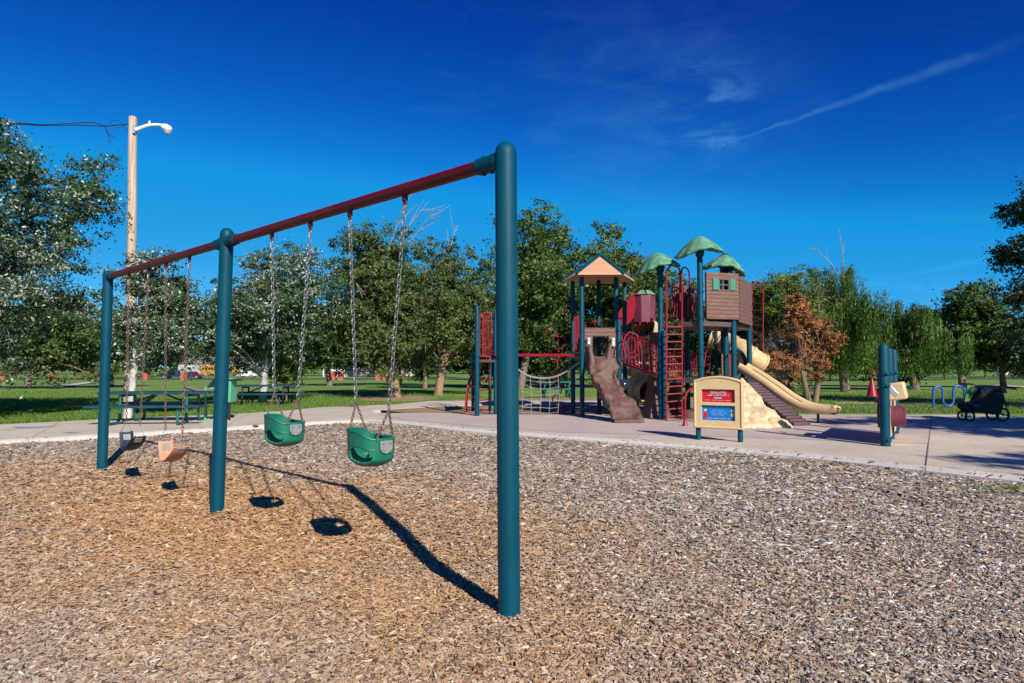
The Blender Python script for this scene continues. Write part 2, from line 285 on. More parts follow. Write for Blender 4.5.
# ------------------------------------------------------------------ mesh helpers
random.seed(4); rng = np.random.default_rng(11)
class MB:
    def __init__(s): s.v=[]; s.f=[]
    def add(s, vs, fs):
        o=len(s.v); s.v += [Vector(x) for x in vs]; s.f += [tuple(i+o for i in f) for f in fs]; return s
    def box(s, c, size, rz=0, mtx=None):
        x,y,z = [k/2 for k in size]
        vs = [Vector((a*x,b*y,d*z)) for a in(-1,1) for b in(-1,1) for d in(-1,1)]
        if mtx is None: mtx = Matrix.Rotation(rz,3,'Z')
        vs = [mtx@q + Vector(c) for q in vs]
        return s.add(vs, [(0,1,3,2),(4,6,7,5),(0,4,5,1),(2,3,7,6),(0,2,6,4),(1,5,7,3)])
    def bar(s, a, b, w, h, up=(0,0,1)):
        a=Vector(a); b=Vector(b); d=(b-a); l=d.length; y=d.normalized(); x=y.cross(Vector(up))
        if x.length<1e-4: x=y.cross(Vector((1,0,0)))
        x.normalize(); z=x.cross(y); m=Matrix((x,y,z)).transposed(); return s.box((a+b)/2,(w,l,h),mtx=m)
    def tube(s, pts, r, seg=10, caps=True, closed=False, dome=False):
        pts=[Vector(p) for p in pts]; n=len(pts); rs=list(r) if hasattr(r,'__len__') else [r]*n
        if dome:
            d=(pts[-1]-pts[-2]).normalized(); R0=rs[-1]; e=pts[-1]
            for k in (30,55,75,88): pts.append(e+d*R0*math.sin(R(k))); rs.append(R0*math.cos(R(k)))
            n=len(pts)
        up=None; vs=[]
        for i in range(n):
            if closed: tg=(pts[(i+1)%n]-pts[i-1])
            else: tg=(pts[min(i+1,n-1)]-pts[max(i-1,0)])
            tg.normalize()
            if up is None:
                up = Vector((0,0,1)) if abs(tg.z)<.9 else Vector((1,0,0))
            u = (up - tg*up.dot(tg)); 
            if u.length<1e-5: u=tg.orthogonal()
            u.normalize(); up=u; w_=tg.cross(u)
            for k in range(seg):
                a=2*math.pi*k/seg; vs.append(pts[i]+(u*math.cos(a)+w_*math.sin(a))*rs[i])
        fs=[]
        for i in range(n if closed else n-1):
            j=(i+1)%n
            for k in range(seg):
                k2=(k+1)%seg; fs.append((i*seg+k,i*seg+k2,j*seg+k2,j*seg+k))
        if caps and not closed: fs += [tuple(range(seg))[::-1], tuple((n-1)*seg+k for k in range(seg))]
        return s.add(vs,fs)
    def lathe(s, prof, c=(0,0,0), seg=20, mtx=None):
        vs=[]; n=len(prof)
        for (r,z) in prof:
            for k in range(seg):
                a=2*math.pi*k/seg; q=Vector((r*math.cos(a),r*math.sin(a),z)); vs.append((mtx@q if mtx else q)+Vector(c))
        fs=[(i*seg+k,i*seg+(k+1)%seg,(i+1)*seg+(k+1)%seg,(i+1)*seg+k) for i in range(n-1) for k in range(seg)]
        fs += [tuple(range(seg))[::-1], tuple((n-1)*seg+k for k in range(seg))]
        return s.add(vs,fs)
    def prism(s, poly, d):
        d=Vector(d); n=len(poly); vs=[Vector(p) for p in poly]+[Vector(p)+d for p in poly]
        fs=[tuple(range(n))[::-1], tuple(range(n,2*n))]+[(i,(i+1)%n,n+(i+1)%n,n+i) for i in range(n)]
        return s.add(vs,fs)
    def ring_plate(s, outer, inner, d):     # plate with a hole, same number of points
        d=Vector(d); n=len(outer); vs=[Vector(p) for p in outer]+[Vector(p) for p in inner]; vs += [q+d for q in vs]
        fs=[]
        for i in range(n):
            j=(i+1)%n
            fs += [(i,n+i,n+j,j),(2*n+i,2*n+j,3*n+j,3*n+i),(i,j,2*n+j,2*n+i),(n+i,3*n+i,3*n+j,n+j)]
        return s.add(vs,fs)
    def grid(s, pts, nu, nv, thick=None):
        s.add(pts, [(i*nv+j,(i+1)*nv+j,(i+1)*nv+j+1,i*nv+j+1) for i in range(nu-1) for j in range(nv-1)]); return s
    def build(s, name, m, parent=None, world=True, bevel=0, smooth=40, solid=0, loc=None, subsurf=0):
        o0 = Vector((0,0,0))
        if parent is not None and world:
            q=parent
            while q is not None: o0 += q.location; q=q.parent
        if loc is not None: o0 += Vector(loc)
        me = bpy.data.meshes.new(name); me.from_pydata([tuple(v-o0) for v in s.v],[],s.f); me.materials.append(m)
        if smooth:
            me.polygons.foreach_set('use_smooth',[True]*len(me.polygons)); me.set_sharp_from_angle(angle=R(smooth))
        o = bpy.data.objects.new(name, me); C.objects.link(o)
        if parent is not None: o.parent = parent
        if loc is not None: o.location = loc
        if solid: q=o.modifiers.new('thickness','SOLIDIFY'); q.thickness=solid; q.offset=0
        if bevel: q=o.modifiers.new('bevel','BEVEL'); q.width=bevel; q.segments=2; q.limit_method='ANGLE'
        if subsurf: q=o.modifiers.new('sub','SUBSURF'); q.levels=subsurf; q.render_levels=subsurf
        return o
def tag(o, label=None, cat=None, group=None, kind=None):
    if label: o['label']=label
    if cat: o['category']=cat
    if group: o['group']=group
    if kind: o['kind']=kind
    return o
def thing(name, label, cat, loc=(0,0,0), rz=0, group=None):
    o=bpy.data.objects.new(name,None); C.objects.link(o); o.location=loc; o.rotation_euler=(0,0,rz); o.empty_display_size=.2
    return tag(o,label,cat,group)
def lab(o, s_): o['label']=s_; return o
def children(o): return [c for c in C.objects if c.parent==o]
def copy_tree(o, parent=None):
    c=o.copy(); C.objects.link(c)
    if parent is not None: c.parent=parent
    for ch in children(o): copy_tree(ch,c)
    return c
def bez(pts, n=24):
    pts=[Vector(p) for p in pts]; P_=[pts[0]*2-pts[1]]+pts+[pts[-1]*2-pts[-2]]; res=[]
    for i in range(1,len(P_)-2):
        for k in range(n):
            t=k/n; a,b,c,d=P_[i-1:i+3]
            res.append(.5*((2*b)+(c-a)*t+(2*a-5*b+4*c-d)*t*t+(3*b-a-3*c+d)*t**3))
    return res+[pts[-1]]
def fastmesh(name, V, Fn, m, tint=None, k=4, smooth=False):
    """V (n,3) vertices, faces are consecutive or given as an index array (f,4)"""
    me=bpy.data.meshes.new(name); V=np.ascontiguousarray(V,dtype=np.float32); F_=np.ascontiguousarray(Fn,dtype=np.int32); nf=len(F_)
    me.vertices.add(len(V)); me.vertices.foreach_set('co',V.ravel()); me.loops.add(nf*k); me.loops.foreach_set('vertex_index',F_.ravel())
    me.polygons.add(nf); me.polygons.foreach_set('loop_start',np.arange(0,nf*k,k,dtype=np.int32)); me.update(calc_edges=True)
    me.polygons.foreach_set('use_smooth', np.full(nf, smooth))
    if tint is not None:
        a=me.attributes.new('tint','FLOAT','FACE'); a.data.foreach_set('value',np.ascontiguousarray(tint,dtype=np.float32))
    me.materials.append(m); o=bpy.data.objects.new(name,me); C.objects.link(o); return o
def rand_dirs(n, rg):
    v=rg.normal(size=(n,3)); return v/np.linalg.norm(v,axis=1,keepdims=True)

# ------------------------------------------------------------------ ground
PH = .08                                   # the play surface is a slab a step above the mulch
CURB_PX = [(-420,466),(-200,456),(0,446),(130,438),(240,431),(320,425.5),(362,424),(400,426),(460,433),(560,441),(700,452),(800,461),(900,472.5),(1024,487),(1160,505),(1330,532)]
CURB = [G(*p) for p in CURB_PX]
CX = np.array([p.x for p in CURB]); CY = np.array([p.y for p in CURB])
def curb_y(x): return np.interp(x, CX, CY)
def struct(name, mb, m, **k): return tag(mb.build(name, m, **k), kind='structure')
# base lawn following the gentle fall of the land
xs = list(np.concatenate([[-900,-400,-200],np.linspace(-120,-30,10),[-20,-14,-13.2],[-10,-5,0,5,10],[12.2,13.,20],np.linspace(30,120,10),[200,400,900]])); ys=list(np.concatenate([[-300,-100,-40,-12,-4.2,-3.8,0,6,12.2,12.9,16],np.linspace(25,250,46),[320,500,1500]]))
g=MB(); g.grid([Vector((x,y,gz(x,y)-(.3 if (-13.3<x<12.3 and -4<y<12.3) else 0))) for x in xs for y in ys], len(xs), len(ys)); struct('lawn', g, M['grass'])
# mulch bed
P1=G(509.3,612,.042); P2=G(217,510,.042); P3=G(102,469,.042)
def mz(x,y):      # trodden hollows under the swings
    pit=0
    for (a,b_,d_,r_) in ((-.86,4.22,.075,.55),(-1.66,4.98,.07,.5),(-3.42,6.50,.10,.55),(-4.35,7.35,.07,.55)): pit=pit-d_*np.exp(-((x-a)**2+(y-b_)**2)/(r_*r_))
    for (a,b_) in ((P1.x,P1.y),(P2.x,P2.y),(P3.x,P3.y)): pit=pit+.022*np.exp(-((x-a)**2+(y-b_)**2)/.05)
    return pit + .012 + .010*np.sin(x*1.9+.6*np.sin(y*1.3))*np.cos(y*1.6+.8*np.sin(x*.9)) + .006*np.sin(x*4.7+y*3.1)
g=MB(); gx=np.linspace(-13.5,12.5,131); nv=90; pts=[]
for x in gx:
    ye=float(curb_y(x))+.02
    for j in range(nv):
        y=-4+(ye+4)*j/(nv-1); pts.append(Vector((x,y,float(mz(x,y))+.004)))
g.grid(pts,len(gx),nv); struct('mulch_bed', g, M['mulch'])
# plaza slab
far = [(1500,440),(1150,424),(1024,417.5),(1005,414.5),(930,414.5),(800,414.5),(700,414.5),(610,414),(470,414.5),(440,413),(405,413),(376,413),(372,410.5),(400,408.5),(445,406),(500,404.5),(640,404),(640,400.5),(500,400.5),(430,401),(395,404.5),(350,406),(318,407.5),(280,411),(235,414),(170,416.5),(100,419.5),(0,424.5),(-200,432),(-520,440)]
poly=[Vector((p.x,p.y+.01,0)) for p in CURB]+[G(a,b_,PH) for a,b_ in far]
for p in poly: p.z=-.05
g=MB(); g.prism(poly,(0,0,PH+.05)); struct('plaza', g, M['concrete'], smooth=0)
# pale curb along the mulch
cl=bez([Vector((p.x,p.y,0)) for p in CURB],6); prof=[(-.02,-.04),(-.02,PH-.02),(.02,PH+.010),(.20,PH+.012),(.215,PH-.02)]
vs=[];n=len(cl)
for i,p in enumerate(cl):
    tg=(cl[min(i+1,n-1)]-cl[max(i-1,0)]).normalized(); nr=Vector((-tg.y,tg.x,0))
    for (a,z) in prof: vs.append(p+nr*(a-.02)+Vector((0,0,z)))
g=MB(); g.grid(vs,n,len(prof)); struct('curb', g, M['curb'])
def sheet(name, px, h, m, fn=None):
    g=MB(); g.add([G(a,b_,h) if not fn else fn(a,b_)+Vector((0,0,h)) for a,b_ in px],[tuple(range(len(px)))[::-1]]); return struct(name,g,m,smooth=0)
sheet('mauve_surface', [(378,413.3),(470,414.8),(640,414.8),(800,414.8),(933,414.8),(930,440),(929,443.5),(860,441.5),(745,437),(640,434.5),(560,432),(470,426),(400,419.5)], PH+.004, M['mauve'])
def joint(a,b_,w_=.012):
    a=G(*a,PH+.008); b2=G(*b_,PH+.008); g=MB(); d=(b2-a).normalized(); n_=Vector((-d.y,d.x,0))*w_/2; g.add([a-n_,a+n_,b2+n_,b2-n_],[(0,1,2,3)]); struct('pavement_joint',g,M['joint'],smooth=0)
joint((932,415.5),(925,474)); joint((929,443.6),(1090,451),.006); joint((60,421.5),(20,444),.006); joint((250,413),(215,432),.006); joint((640,434.7),(622,446),.006)
# dirt / sand patches, far paths
sheet('dirt_patch', [(376,409.8),(400,408),(440,406.5),(520,405),(640,404),(720,403),(770,408),(760,414),(640,413.5),(470,414.2),(405,412.6)], .072, M['dirt'])
sheet('sand_surface', [(455,400.2),(520,398),(640,397),(720,397.5),(760,400),(770,408),(720,413),(640,413),(520,412),(500,404),(640,403.3),(640,401),(500,401),(460,401.8)], .066, M['dirt'])
sheet('tree_ring_soil', [(362,397.5),(392,395.8),(425,396.8),(436,399),(418,401.2),(385,401.6),(362,400.2)], .010, M['dirt'])
sheet('dry_grass_strip', [(840,401),(1100,401),(1180,409),(1024,409.5),(930,409.5),(840,408.5)], .010, M['drygrass'])
sheet('thin_path', [(835,402.3),(930,402.6),(1100,403.6),(1100,404.9),(930,404.0),(835,403.6)], .018, M['path'])
def strip(name,px,m,h=.03):
    g=MB(); g.add([GT(a,b_)+Vector((0,0,h)) for a,b_ in px],[tuple(range(len(px)))[::-1]]); return struct(name,g,m,smooth=0)
strip('far_path', [(43,388.3),(62,388.3),(95,383.0),(90,382.2)], M['path'], .08)
strip('dirt_path', [(183,388),(190,387.5),(212,393),(200,393.5)], M['dirt'], .08)
strip('far_path', [(994,386.3),(1000,385.6),(1030,387.8),(1024,388.6)], M['path'], .08)
sheet('chalk_mark', [(12,426.5),(40,426.5),(58,425.8),(40,427.8),(18,428.4)], PH+.004, M['paintblue'])
sheet('chalk_mark', [(62,432.5),(72,431.8),(81,432.5),(72,433.3)], PH+.004, M['paintblue'])
# road in the distance
g=MB(); g.grid([Vector((x,y,gz(x,y)+.05)) for x in (-180,0,180) for y in (126,138)],3,2); struct('road', g, mat('asphalt',(.06,.06,.06),.9))

# ------------------------------------------------------------------ wood chips (real pieces) and grass blades
def chips(name, n, ymin, ymax, lmin, lmax, thick, rg, wide=1.0, power=1.0, stray=False):
    u=rg.random(n*2); y=ymin*(ymax/ymin)**(u**power)            # denser close by
    x=(rg.random(n*2)*2-1)*(y*.9*wide+1.2)
    ok=(y<curb_y(x)-.0)&(x>-13)&(x<12.3)
    if stray: ok=(y>curb_y(x)-.02)&(y<curb_y(x)+rg.exponential(.11,n*2))&(x>-12)&(x<10)
    x=x[ok][:n]; y=y[ok][:n]; n=len(x)
    sc_=np.clip(y/4.2,.8,1.7)
    l=(lmin+(lmax-lmin)*rg.random(n)**1.8)*sc_; wd=l*(.18+.28*rg.random(n)); th=thick*(.5+rg.random(n))
    yaw=rg.random(n)*np.pi*2; pit=rg.normal(0,.22 if not stray else .04,n); rol=rg.normal(0,.40 if not stray else .05,n)
    cy,sy=np.cos(yaw),np.sin(yaw); cp,sp_=np.cos(pit),np.sin(pit); cr,sr=np.cos(rol),np.sin(rol)
    ax=np.stack([cy*cp,sy*cp,sp_],1); s0=np.stack([-sy,cy,np.zeros(n)],1); up0=np.cross(ax,s0)
    bx=s0*cr[:,None]+up0*sr[:,None]; cz=np.cross(ax,bx)
    z=mz(x,y)+.006+rg.random(n)*.012*np.clip(sc_,.8,1.3)
    if stray: z=np.where(y<curb_y(x)+.24,PH+.016,PH+.006)
    c=np.stack([x,y,z],1)
    tap=.45+.55*rg.random(n); sh=(rg.random(n)-.5)*.5
    V=[]
    for (sx,sy_,szz) in ((-1,-1,0),(-1,1,0),(1,1,0),(1,-1,0),(-1,-1,1),(-1,1,1),(1,1,1),(1,-1,1)):
        wloc=wd*(tap if sx>0 else 1.)*(.8 if szz else 1.)
        V.append(c+ax*((l/2*sx)*(.93 if szz else 1)+sh*wd*sy_)[:,None]+bx*(wloc/2*sy_)[:,None]+cz*(th*szz)[:,None])
    V=np.stack(V,1).reshape(-1,3); o=np.arange(n)[:,None]*8
    F_=np.array([[4,7,6,5],[0,4,5,1],[1,5,6,2],[2,6,7,3],[3,7,4,0]])
    Fa=(o[:,:,None]+F_[None]).reshape(-1,4); tn=np.clip(rg.normal(.5,.25,n),0,1); tn=np.where(rg.random(n)<.25, rg.random(n), tn); tn=np.repeat(tn,5)
    ob=fastmesh(name,V,Fa,M['chips'],tn); return tag(ob,kind='stuff',label='loose wood chips covering the play area ground',cat='wood chips')
chips('wood_chips', 300000, 1.7, 15.0, .016, .052, .0035, np.random.default_rng(3), 1.0, 1.05)

chips('stray_wood_chips', 16000, 5.0, 15.0, .014, .045, .0035, np.random.default_rng(5), 1.0, 1.0, stray=True)

def blades(name, pts, hmin, hmax, wd, rg, label, lean=.35, tlo=0, thi=1):
    n=len(pts); a=rg.random(n)*np.pi*2; h=hmin+(hmax-hmin)*rg.random(n); d=np.stack([np.cos(a),np.sin(a),np.zeros(n)],1); ln=rg.normal(0,lean,(n,2))
    tip=pts+np.stack([ln[:,0]*h,ln[:,1]*h,h],1); w_=wd*(.6+.8*rg.random(n))[:,None]
    V=np.stack([pts-d*w_,pts+d*w_,tip+d*w_*.15,tip-d*w_*.15],1).reshape(-1,3); F_=np.arange(n*4).reshape(-1,4)
    o=fastmesh(name,V,F_,LM['grass'],np.clip(rg.normal((tlo+thi)/2,.22,n),0,1)); return tag(o,kind='stuff',label=label,cat='grass')
rg=np.random.default_rng(8)
def pts_in_px(n, x0,x1,y0,y1, cond=None):
    out_=[]
    while len(out_)<n:
        px=rg.uniform(x0,x1,n); py=y0+(y1-y0)*rg.random(n)**.8
        for a,b_ in zip(px,py):
            if cond is None or cond(a,b_): out_.append(G(a,b_)[:])
            if len(out_)>=n: break
    return np.array(out_)
farx=np.array([-520,-200,0,100,170,235,280,318,350,395,430,470]); fary=np.array([441,432,424.5,419.5,416.5,414,411,407.5,406,404.5,401,400.5])
blades('lawn_grass', pts_in_px(70000,-60,455,391,426, lambda a,b_: b_<np.interp(a,farx,fary)-.2 and not (360<a<438 and 395.5<b_<402)), .035,.085,.010, rg, 'short mown green grass beside the concrete on the left')
blades('lawn_grass', pts_in_px(26000,640,1080,390,413.5, lambda a,b_: not(b_>396 and a<775)), .03,.09,.010, rg, 'short mown green grass behind the concrete on the right')
def clump(name, px,py,h,r_,n,label,hh=(.04,.10),ww=.004):
    c=G(px,py,h); a=rg.random(n)*np.pi*2; q=np.abs(rg.normal(0,.5,n))*r_; p=np.stack([c.x+q*np.cos(a)*1.6,c.y+q*np.sin(a),np.full(n,h)],1)
    return blades(name,p,hh[0],hh[1],ww,rg,label,.5)
clump('weed_patch',1015,491.5,.01,.38,1500,'patch of green weeds growing in the mulch against the curb',(.02,.06))
clump('weed_patch',352,409.5,PH*0,.28,700,'bright green weeds at the corner of the dirt strip',(.06,.16),.006)
clump('weed_patch',256,427.5,PH,.04,90,'single tiny weed growing in the curb joint',(.04,.08),.006)
clump('weed_patch',380,411.5,0,.2,300,'low weeds in the dirt strip beside the mauve surface',(.04,.10),.006)

# ------------------------------------------------------------------ swing set
P1=G(509.3,612,.042); P2=G(217,510,.042); P3=G(102,469,.042)
T1=P(505,142,P1.y); T2=P(228,228,P2.y); T3=P(108.5,270.5,P3.y)
for T_,B_ in ((T1,P1),(T2,P2),(T3,P3)): T_.x = B_.x + (T_.x-B_.x)*.85
ROOT=thing('swing_set','tall two bay swing set with three teal posts and a maroon top beam','swing set',(P2.x,P2.y,0))
BR=.038; PR=.0575
def beam_pt(T_,B_,z=2.385):
    k=(z-B_.z)/(T_.z-B_.z); return B_.lerp(T_,k)
A1=beam_pt(T1,P1,2.385); A2=beam_pt(T2,P2,2.40); A3=beam_pt(T3,P3,2.40)
for T_,B_ in ((T1,P1),(T2,P2),(T3,P3)):
    b0=B_-Vector((0,0,.25)); e=T_-(T_-B_).normalized()*PR
    g=MB(); g.tube([b0,B_,B_.lerp(e,.5),e-(e-B_).normalized()*.02,e],PR,32,dome=True); g.build('post',M['teal'],ROOT,smooth=60)
def along(a,b_,d): return a+(b_-a).normalized()*d
for (a,b_) in ((A1,A2),(A2,A3)):
    g=MB(); g.tube([along(a,b_,.05),a.lerp(b_,.5),along(b_,a,.05)],BR,20); g.build('beam',M['beam'],ROOT,smooth=60)
    for (p,q) in ((a,b_),(b_,a)):
        g=MB(); g.tube([along(p,q,.03),along(p,q,.20)],BR+.008,20); g.tube([along(p,q,.045),along(p,q,.075)],BR+.012,20)
        for dd in (.10,.16):
            for sg in (-1,1): c_=along(p,q,dd)+Vector((0,0,sg*(BR+.006))); g.lathe([(.012,0),(.012,.008),(.006,.012)],c_,6,Matrix.Scale(sg,3,Vector((0,0,1))))
        g.build('sleeve',M['teal'],ROOT,smooth=50)
# hangers and swings
def px_on(a,b_,px):
    r_=(px-512)/FPX; # x = r*depth ; depth measured along the lens axis
    lo,hi=0.,1.
    for _ in range(40):
        m_=(lo+hi)/2; q=a.lerp(b_,m_); dep=(q-Vector((0,0,CAMZ))).dot(_F); v_=q.x/dep
        # px falls along the beam
        if v_>r_: lo=m_
        else: hi=m_
    return a.lerp(b_,(lo+hi)/2)
def hanger(p):
    g=MB(); bd=(A2-A1).normalized(); g.box(p-Vector((0,0,BR+.012)),(.022,.034,.045),rz=math.atan2(bd.y,bd.x)+R(90)); 
    g.tube([p+bd*x+Vector((0,0,z)) for x,z in ((-.012,-BR+.01),(-.012,-BR-.055),(.012,-BR-.055),(.012,-BR+.01))],.007,8)
    c=MB()
    for k in range(20):
        pass
    g.build('hanger',M['beam'],ROOT,bevel=.004)
def chain(mb, a, b_, pitch=.032, wire=.0034, lw=.0112):
    a=Vector(a); b_=Vector(b_); d=b_-a; n=max(2,int(d.length/pitch)); d.normalize(); u=d.orthogonal().normalized(); v_=d.cross(u)
    for i in range(n):
        c=a.lerp(b_,(i+.5)/n); s_=u if i%2 else v_; hl=pitch*.62; pts=[]
        for k in range(10):
            an=2*math.pi*k/10; pts.append(c+s_*math.cos(an)*lw+d*(math.sin(an)*lw+(hl-lw)*(1 if math.sin(an)>0.01 else (-1 if math.sin(an)<-.01 else 0))))
        mb.tube(pts,wire,5,closed=True)
def swing_chain(root, a, b_, sw=.62, rusty=True):
    m_=a.lerp(b_,sw); g=MB(); chain(g,a,b_); g.build('chain',M['chain'] if not rusty else M['rust'],root,smooth=60)
    g=MB(); g.tube([a+Vector((0,0,.03)),a+Vector((.010,0,0)),a+Vector((0,0,-.045)),a+Vector((-.010,0,0))],.0055,8,closed=True); g.build('snap_hook',M['chain'],root)
beam_dir=(A2-A1).normalized()
def face_frame(mid, yaw_extra=0):
    x=Vector((beam_dir.x,beam_dir.y,0)).normalized(); x=-x      # x: towards the right in the picture
    x=Matrix.Rotation(yaw_extra,3,'Z')@x; y=Vector((-x.y,x.x,0)); return x,y
def bucket_swing(tl,tr,zr,px_c,yaw,label):
    a=px_on(A1,A2,tl); b_=px_on(A1,A2,tr); hanger(a); hanger(b_)
    a=a-Vector((0,0,BR+.07)); b_=b_-Vector((0,0,BR+.07)); mid=(a+b_)/2; x,y=face_frame(mid,yaw)
    c=Vector((mid.x,mid.y,zr)) ; dx_=P(px_c,430,mid.y).x-mid.x; c.x+=dx_
    root=thing('bucket_swing',label,'swing',(c.x,c.y,c.z),0,'toddler bucket swings')
    W=.140; D=.128     # half width and depth
    # shell: a closed basket wall whose back is taller; leg holes in front and bottom
    nu=150; nvv=46; H0=.075; H1=-.165
    def pos(u,v_):
        an=2*math.pi*u; ct,st=math.cos(an),math.sin(an)
        ex=abs(ct)**.8*(1 if ct>0 else -1); ey=abs(st)**.8*(1 if st>0 else -1)
        top=.005+.07*max(0,-ct)**1.0*.9 + .0*st + (.045 if False else 0)  # left side (ct<0) rises
        top=.0+.056*(1/(1+math.exp(-(math.cos(an-R(222))-.25)*5)))
        z=top+(H1-top)*v_
        k=1-.05*v_ - .42*max(0,v_-.72)**2.0/.28**2.0
        return Vector((W*ex*k,D*ey*k,z))
    vs=[];keep=[]
    for i in range(nu):
        for j in range(nvv): 
            q=pos(i/nu,j/(nvv-1)); vs.append(c+x*q.x+y*q.y+Vector((0,0,q.z)))
    fs=[]
    for i in range(nu):
        an=360*(i+.5)/nu
        for j in range(nvv-1):
            v_=(j+.5)/(nvv-1)
            def hole(ac,hw,v0,v1):
                d_=abs((an-ac+180)%360-180); cv=(v0+v1)/2; hv=(v1-v0)/2
                return (d_/hw)**2+((v_-cv)/hv)**2.0<1
            if hole(288,36,.42,.90) or hole(108,30,.44,.90): continue
            i2=(i+1)%nu; fs.append((i*nvv+j,i2*nvv+j,i2*nvv+j+1,i*nvv+j+1))
    fs.append(tuple(i*nvv+nvv-1 for i in range(nu)))
    g=MB(); g.add(vs,fs); sh=g.build('seat',M['bucket'],root,solid=.013,smooth=70)
    # thick rolled rim
    g=MB(); g.tube([c+x*q.x+y*q.y+Vector((0,0,q.z)) for q in [pos(i/nu,0) for i in range(nu)]],.010,8,closed=True); g.build('rim',M['bucket'],root,smooth=70)
    # moulded seam line
    g=MB(); g.tube([c+x*q.x*1.02+y*q.y*1.02+Vector((0,0,q.z)) for q in [pos(i/nu,.385) for i in range(nu)]],.0065,6,closed=True); g.build('seam',M['bucket'],root,smooth=70)
    # grey side plates and triangle chains
    for s_,top in ((-1,a),(1,b_)):
        zt=.035 if s_<0 else 0
        jn=c+x*(s_*W*.9)+Vector((0,0,zt+.185)); jn=jn.lerp(Vector((top.x,top.y,jn.z)),.25)
        g=MB(); pl=[]
        for (yy,zz) in ((-.048,-.005),(-.048,-.055),(-.034,-.078),(0,-.088),(.034,-.078),(.048,-.055),(.048,-.005)): pl.append(c+x*(s_*(W+.008))+y*yy+Vector((0,0,zz+zt)))
        g.prism(pl,x*s_*.008); 
        for yy,zz in ((-.028,-.02),(.028,-.02),(-.022,-.062),(.022,-.062)): g.lathe([(.007,0),(.007,.005),(.004,.008)],c+x*(s_*(W+.016))+y*yy+Vector((0,0,zz+zt)),8,Matrix((y,Vector((0,0,1)),x*s_)).transposed())
        g.build('side_plate',M['gpl'],root,bevel=.002)
        g=MB(); 
        for yy in (-.07,.07): chain(g,jn,c+x*(s_*W*.96)+y*yy+Vector((0,0,zt-.005)),.018,.0034,.0065)
        g.build('lower_chain',M['rust'],root,smooth=60)
        swing_chain(root,top,jn,rusty=False)
    return root
bucket_swing(350,405,.84,371,R(4),'green bucket swing nearest the front post')
bucket_swing(272,310.5,.872,284.5,R(4),'green bucket swing beside the middle post')
def belt_swing(tl,tr,zb,pxl,pxr,m_,label,sag=.0):
    a=px_on(A2,A3,tl); b_=px_on(A2,A3,tr); hanger(a); hanger(b_)
    a=a-Vector((0,0,BR+.07)); b_=b_-Vector((0,0,BR+.07)); mid=(a+b_)/2
    x=Vector((b_.x-a.x,b_.y-a.y,0)).normalized(); y=Vector((-x.y,x.x,0)); W=.21
    c=Vector((P((pxl+pxr)/2,440,mid.y).x,mid.y,zb))
    root=thing('belt_swing',label,'swing',(c.x,c.y,c.z))
    # sling: two raised ends, deep V bottom
    prof=[(-1,.19),(-.92,.13),(-.82,.07),(-.66,.02),(-.45,0),(-.2,.010),(.15,.040),(.5,.080),(.8,.125),(1,.165)]
    pr=bez([Vector((p[0]*W,0,p[1])) for p in prof],4); vs=[]; nn_=len(pr)
    for i,p in enumerate(pr):
        wd=.078*(1-.12*abs(p.x/W)**4)
        for k in range(5): yy=(k/4-.5)*2*wd; vs.append(c+x*p.x+y*yy+Vector((0,0,p.z+.010*(abs(k-2)/2)**2)))
    g=MB(); g.grid(vs,nn_,5); g.build('seat',m_,root,solid=.012,smooth=60,bevel=.003)
    for s_,top in ((-1,a),(1,b_)):
        e=c+x*(s_*W)+Vector((0,0,.19 if s_<0 else .165)); jn=e+Vector((0,0,.13)); jn=jn.lerp(Vector((top.x,top.y,jn.z)),.1)
        g=MB(); tn_=(x*(-.08)*W+Vector((0,0,.06))).normalized() if s_<0 else (x*.2*W+Vector((0,0,.042))).normalized(); nm_=y.cross(tn_); m3=Matrix((y,tn_,nm_)).transposed(); g.box(c+(x*(-W*.93)+Vector((0,0,.135)) if s_<0 else x*(W*.84)+Vector((0,0,.136))),(.075,.068,.026),mtx=m3); g.build('end_plate',M['gpl'],root,bevel=.003)
        g=MB(); g.tube([jn,e+y*.055+Vector((0,0,.0)),e-y*.055+Vector((0,0,.0))],.004,6,closed=True); g.build('hanger_triangle',M['chain'],root)
        swing_chain(root,top,jn,rusty=True)
belt_swing(166,189.5,.345,163,184,M['peach'],'peach belt swing with a sagging rubber seat')
belt_swing(129,148.5,.36,123,142,M['navy'],'navy blue belt swing beside the farthest post')

# ------------------------------------------------------------------ play structure
PSO=G(650,420,PH); PS=thing('play_structure','large climbing structure with leaf roofs, wooden look house and several slides','play structure',(PSO.x,PSO.y,PH))
def gpost(px,by,ty,r_=.058,name='post',m_='teal',Y=None,bands=()):
    b0=G(px,by,PH) if Y is None else Vector((xat(px,Y),Y,PH)); t_=P(px,ty,b0.y); top=Vector((b0.x,b0.y,t_.z))
    g=MB(); g.tube([b0-Vector((0,0,.05)),b0,top-Vector((0,0,.05))],r_,16,dome=True); o=g.build(name,M[m_],PS,smooth=60)
    if bands:
        for by_ in bands:
            z=P(px,by_,b0.y).z; g=MB(); g.tube([(b0.x,b0.y,z-.025),(b0.x,b0.y,z+.025)],r_+.012,16); g.box((b0.x+r_,b0.y-.02,z),(.03,.03,.03)); g.build('clamp',M['teal'],o,smooth=50)
    return b0,top
def bars(name, pts_a, pts_b, n, r_=.0125, rail=.017, m_='red', parent=PS, label=None):
    """railing: top line a0-a1, bottom line b0-b1, n uprights"""
    a0,a1=map(Vector,pts_a); b0,b1=map(Vector,pts_b)
    g=MB(); g.tube([a0,a1],rail,8); g.tube([b0,b1],rail,8); g.tube([a0,b0],rail,8); g.tube([a1,b1],rail,8)
    for i in range(1,n): g.tube([a0.lerp(a1,i/n),b0.lerp(b1,i/n)],r_,6)
    o=g.build(name,M[m_],parent,smooth=60)
    return o
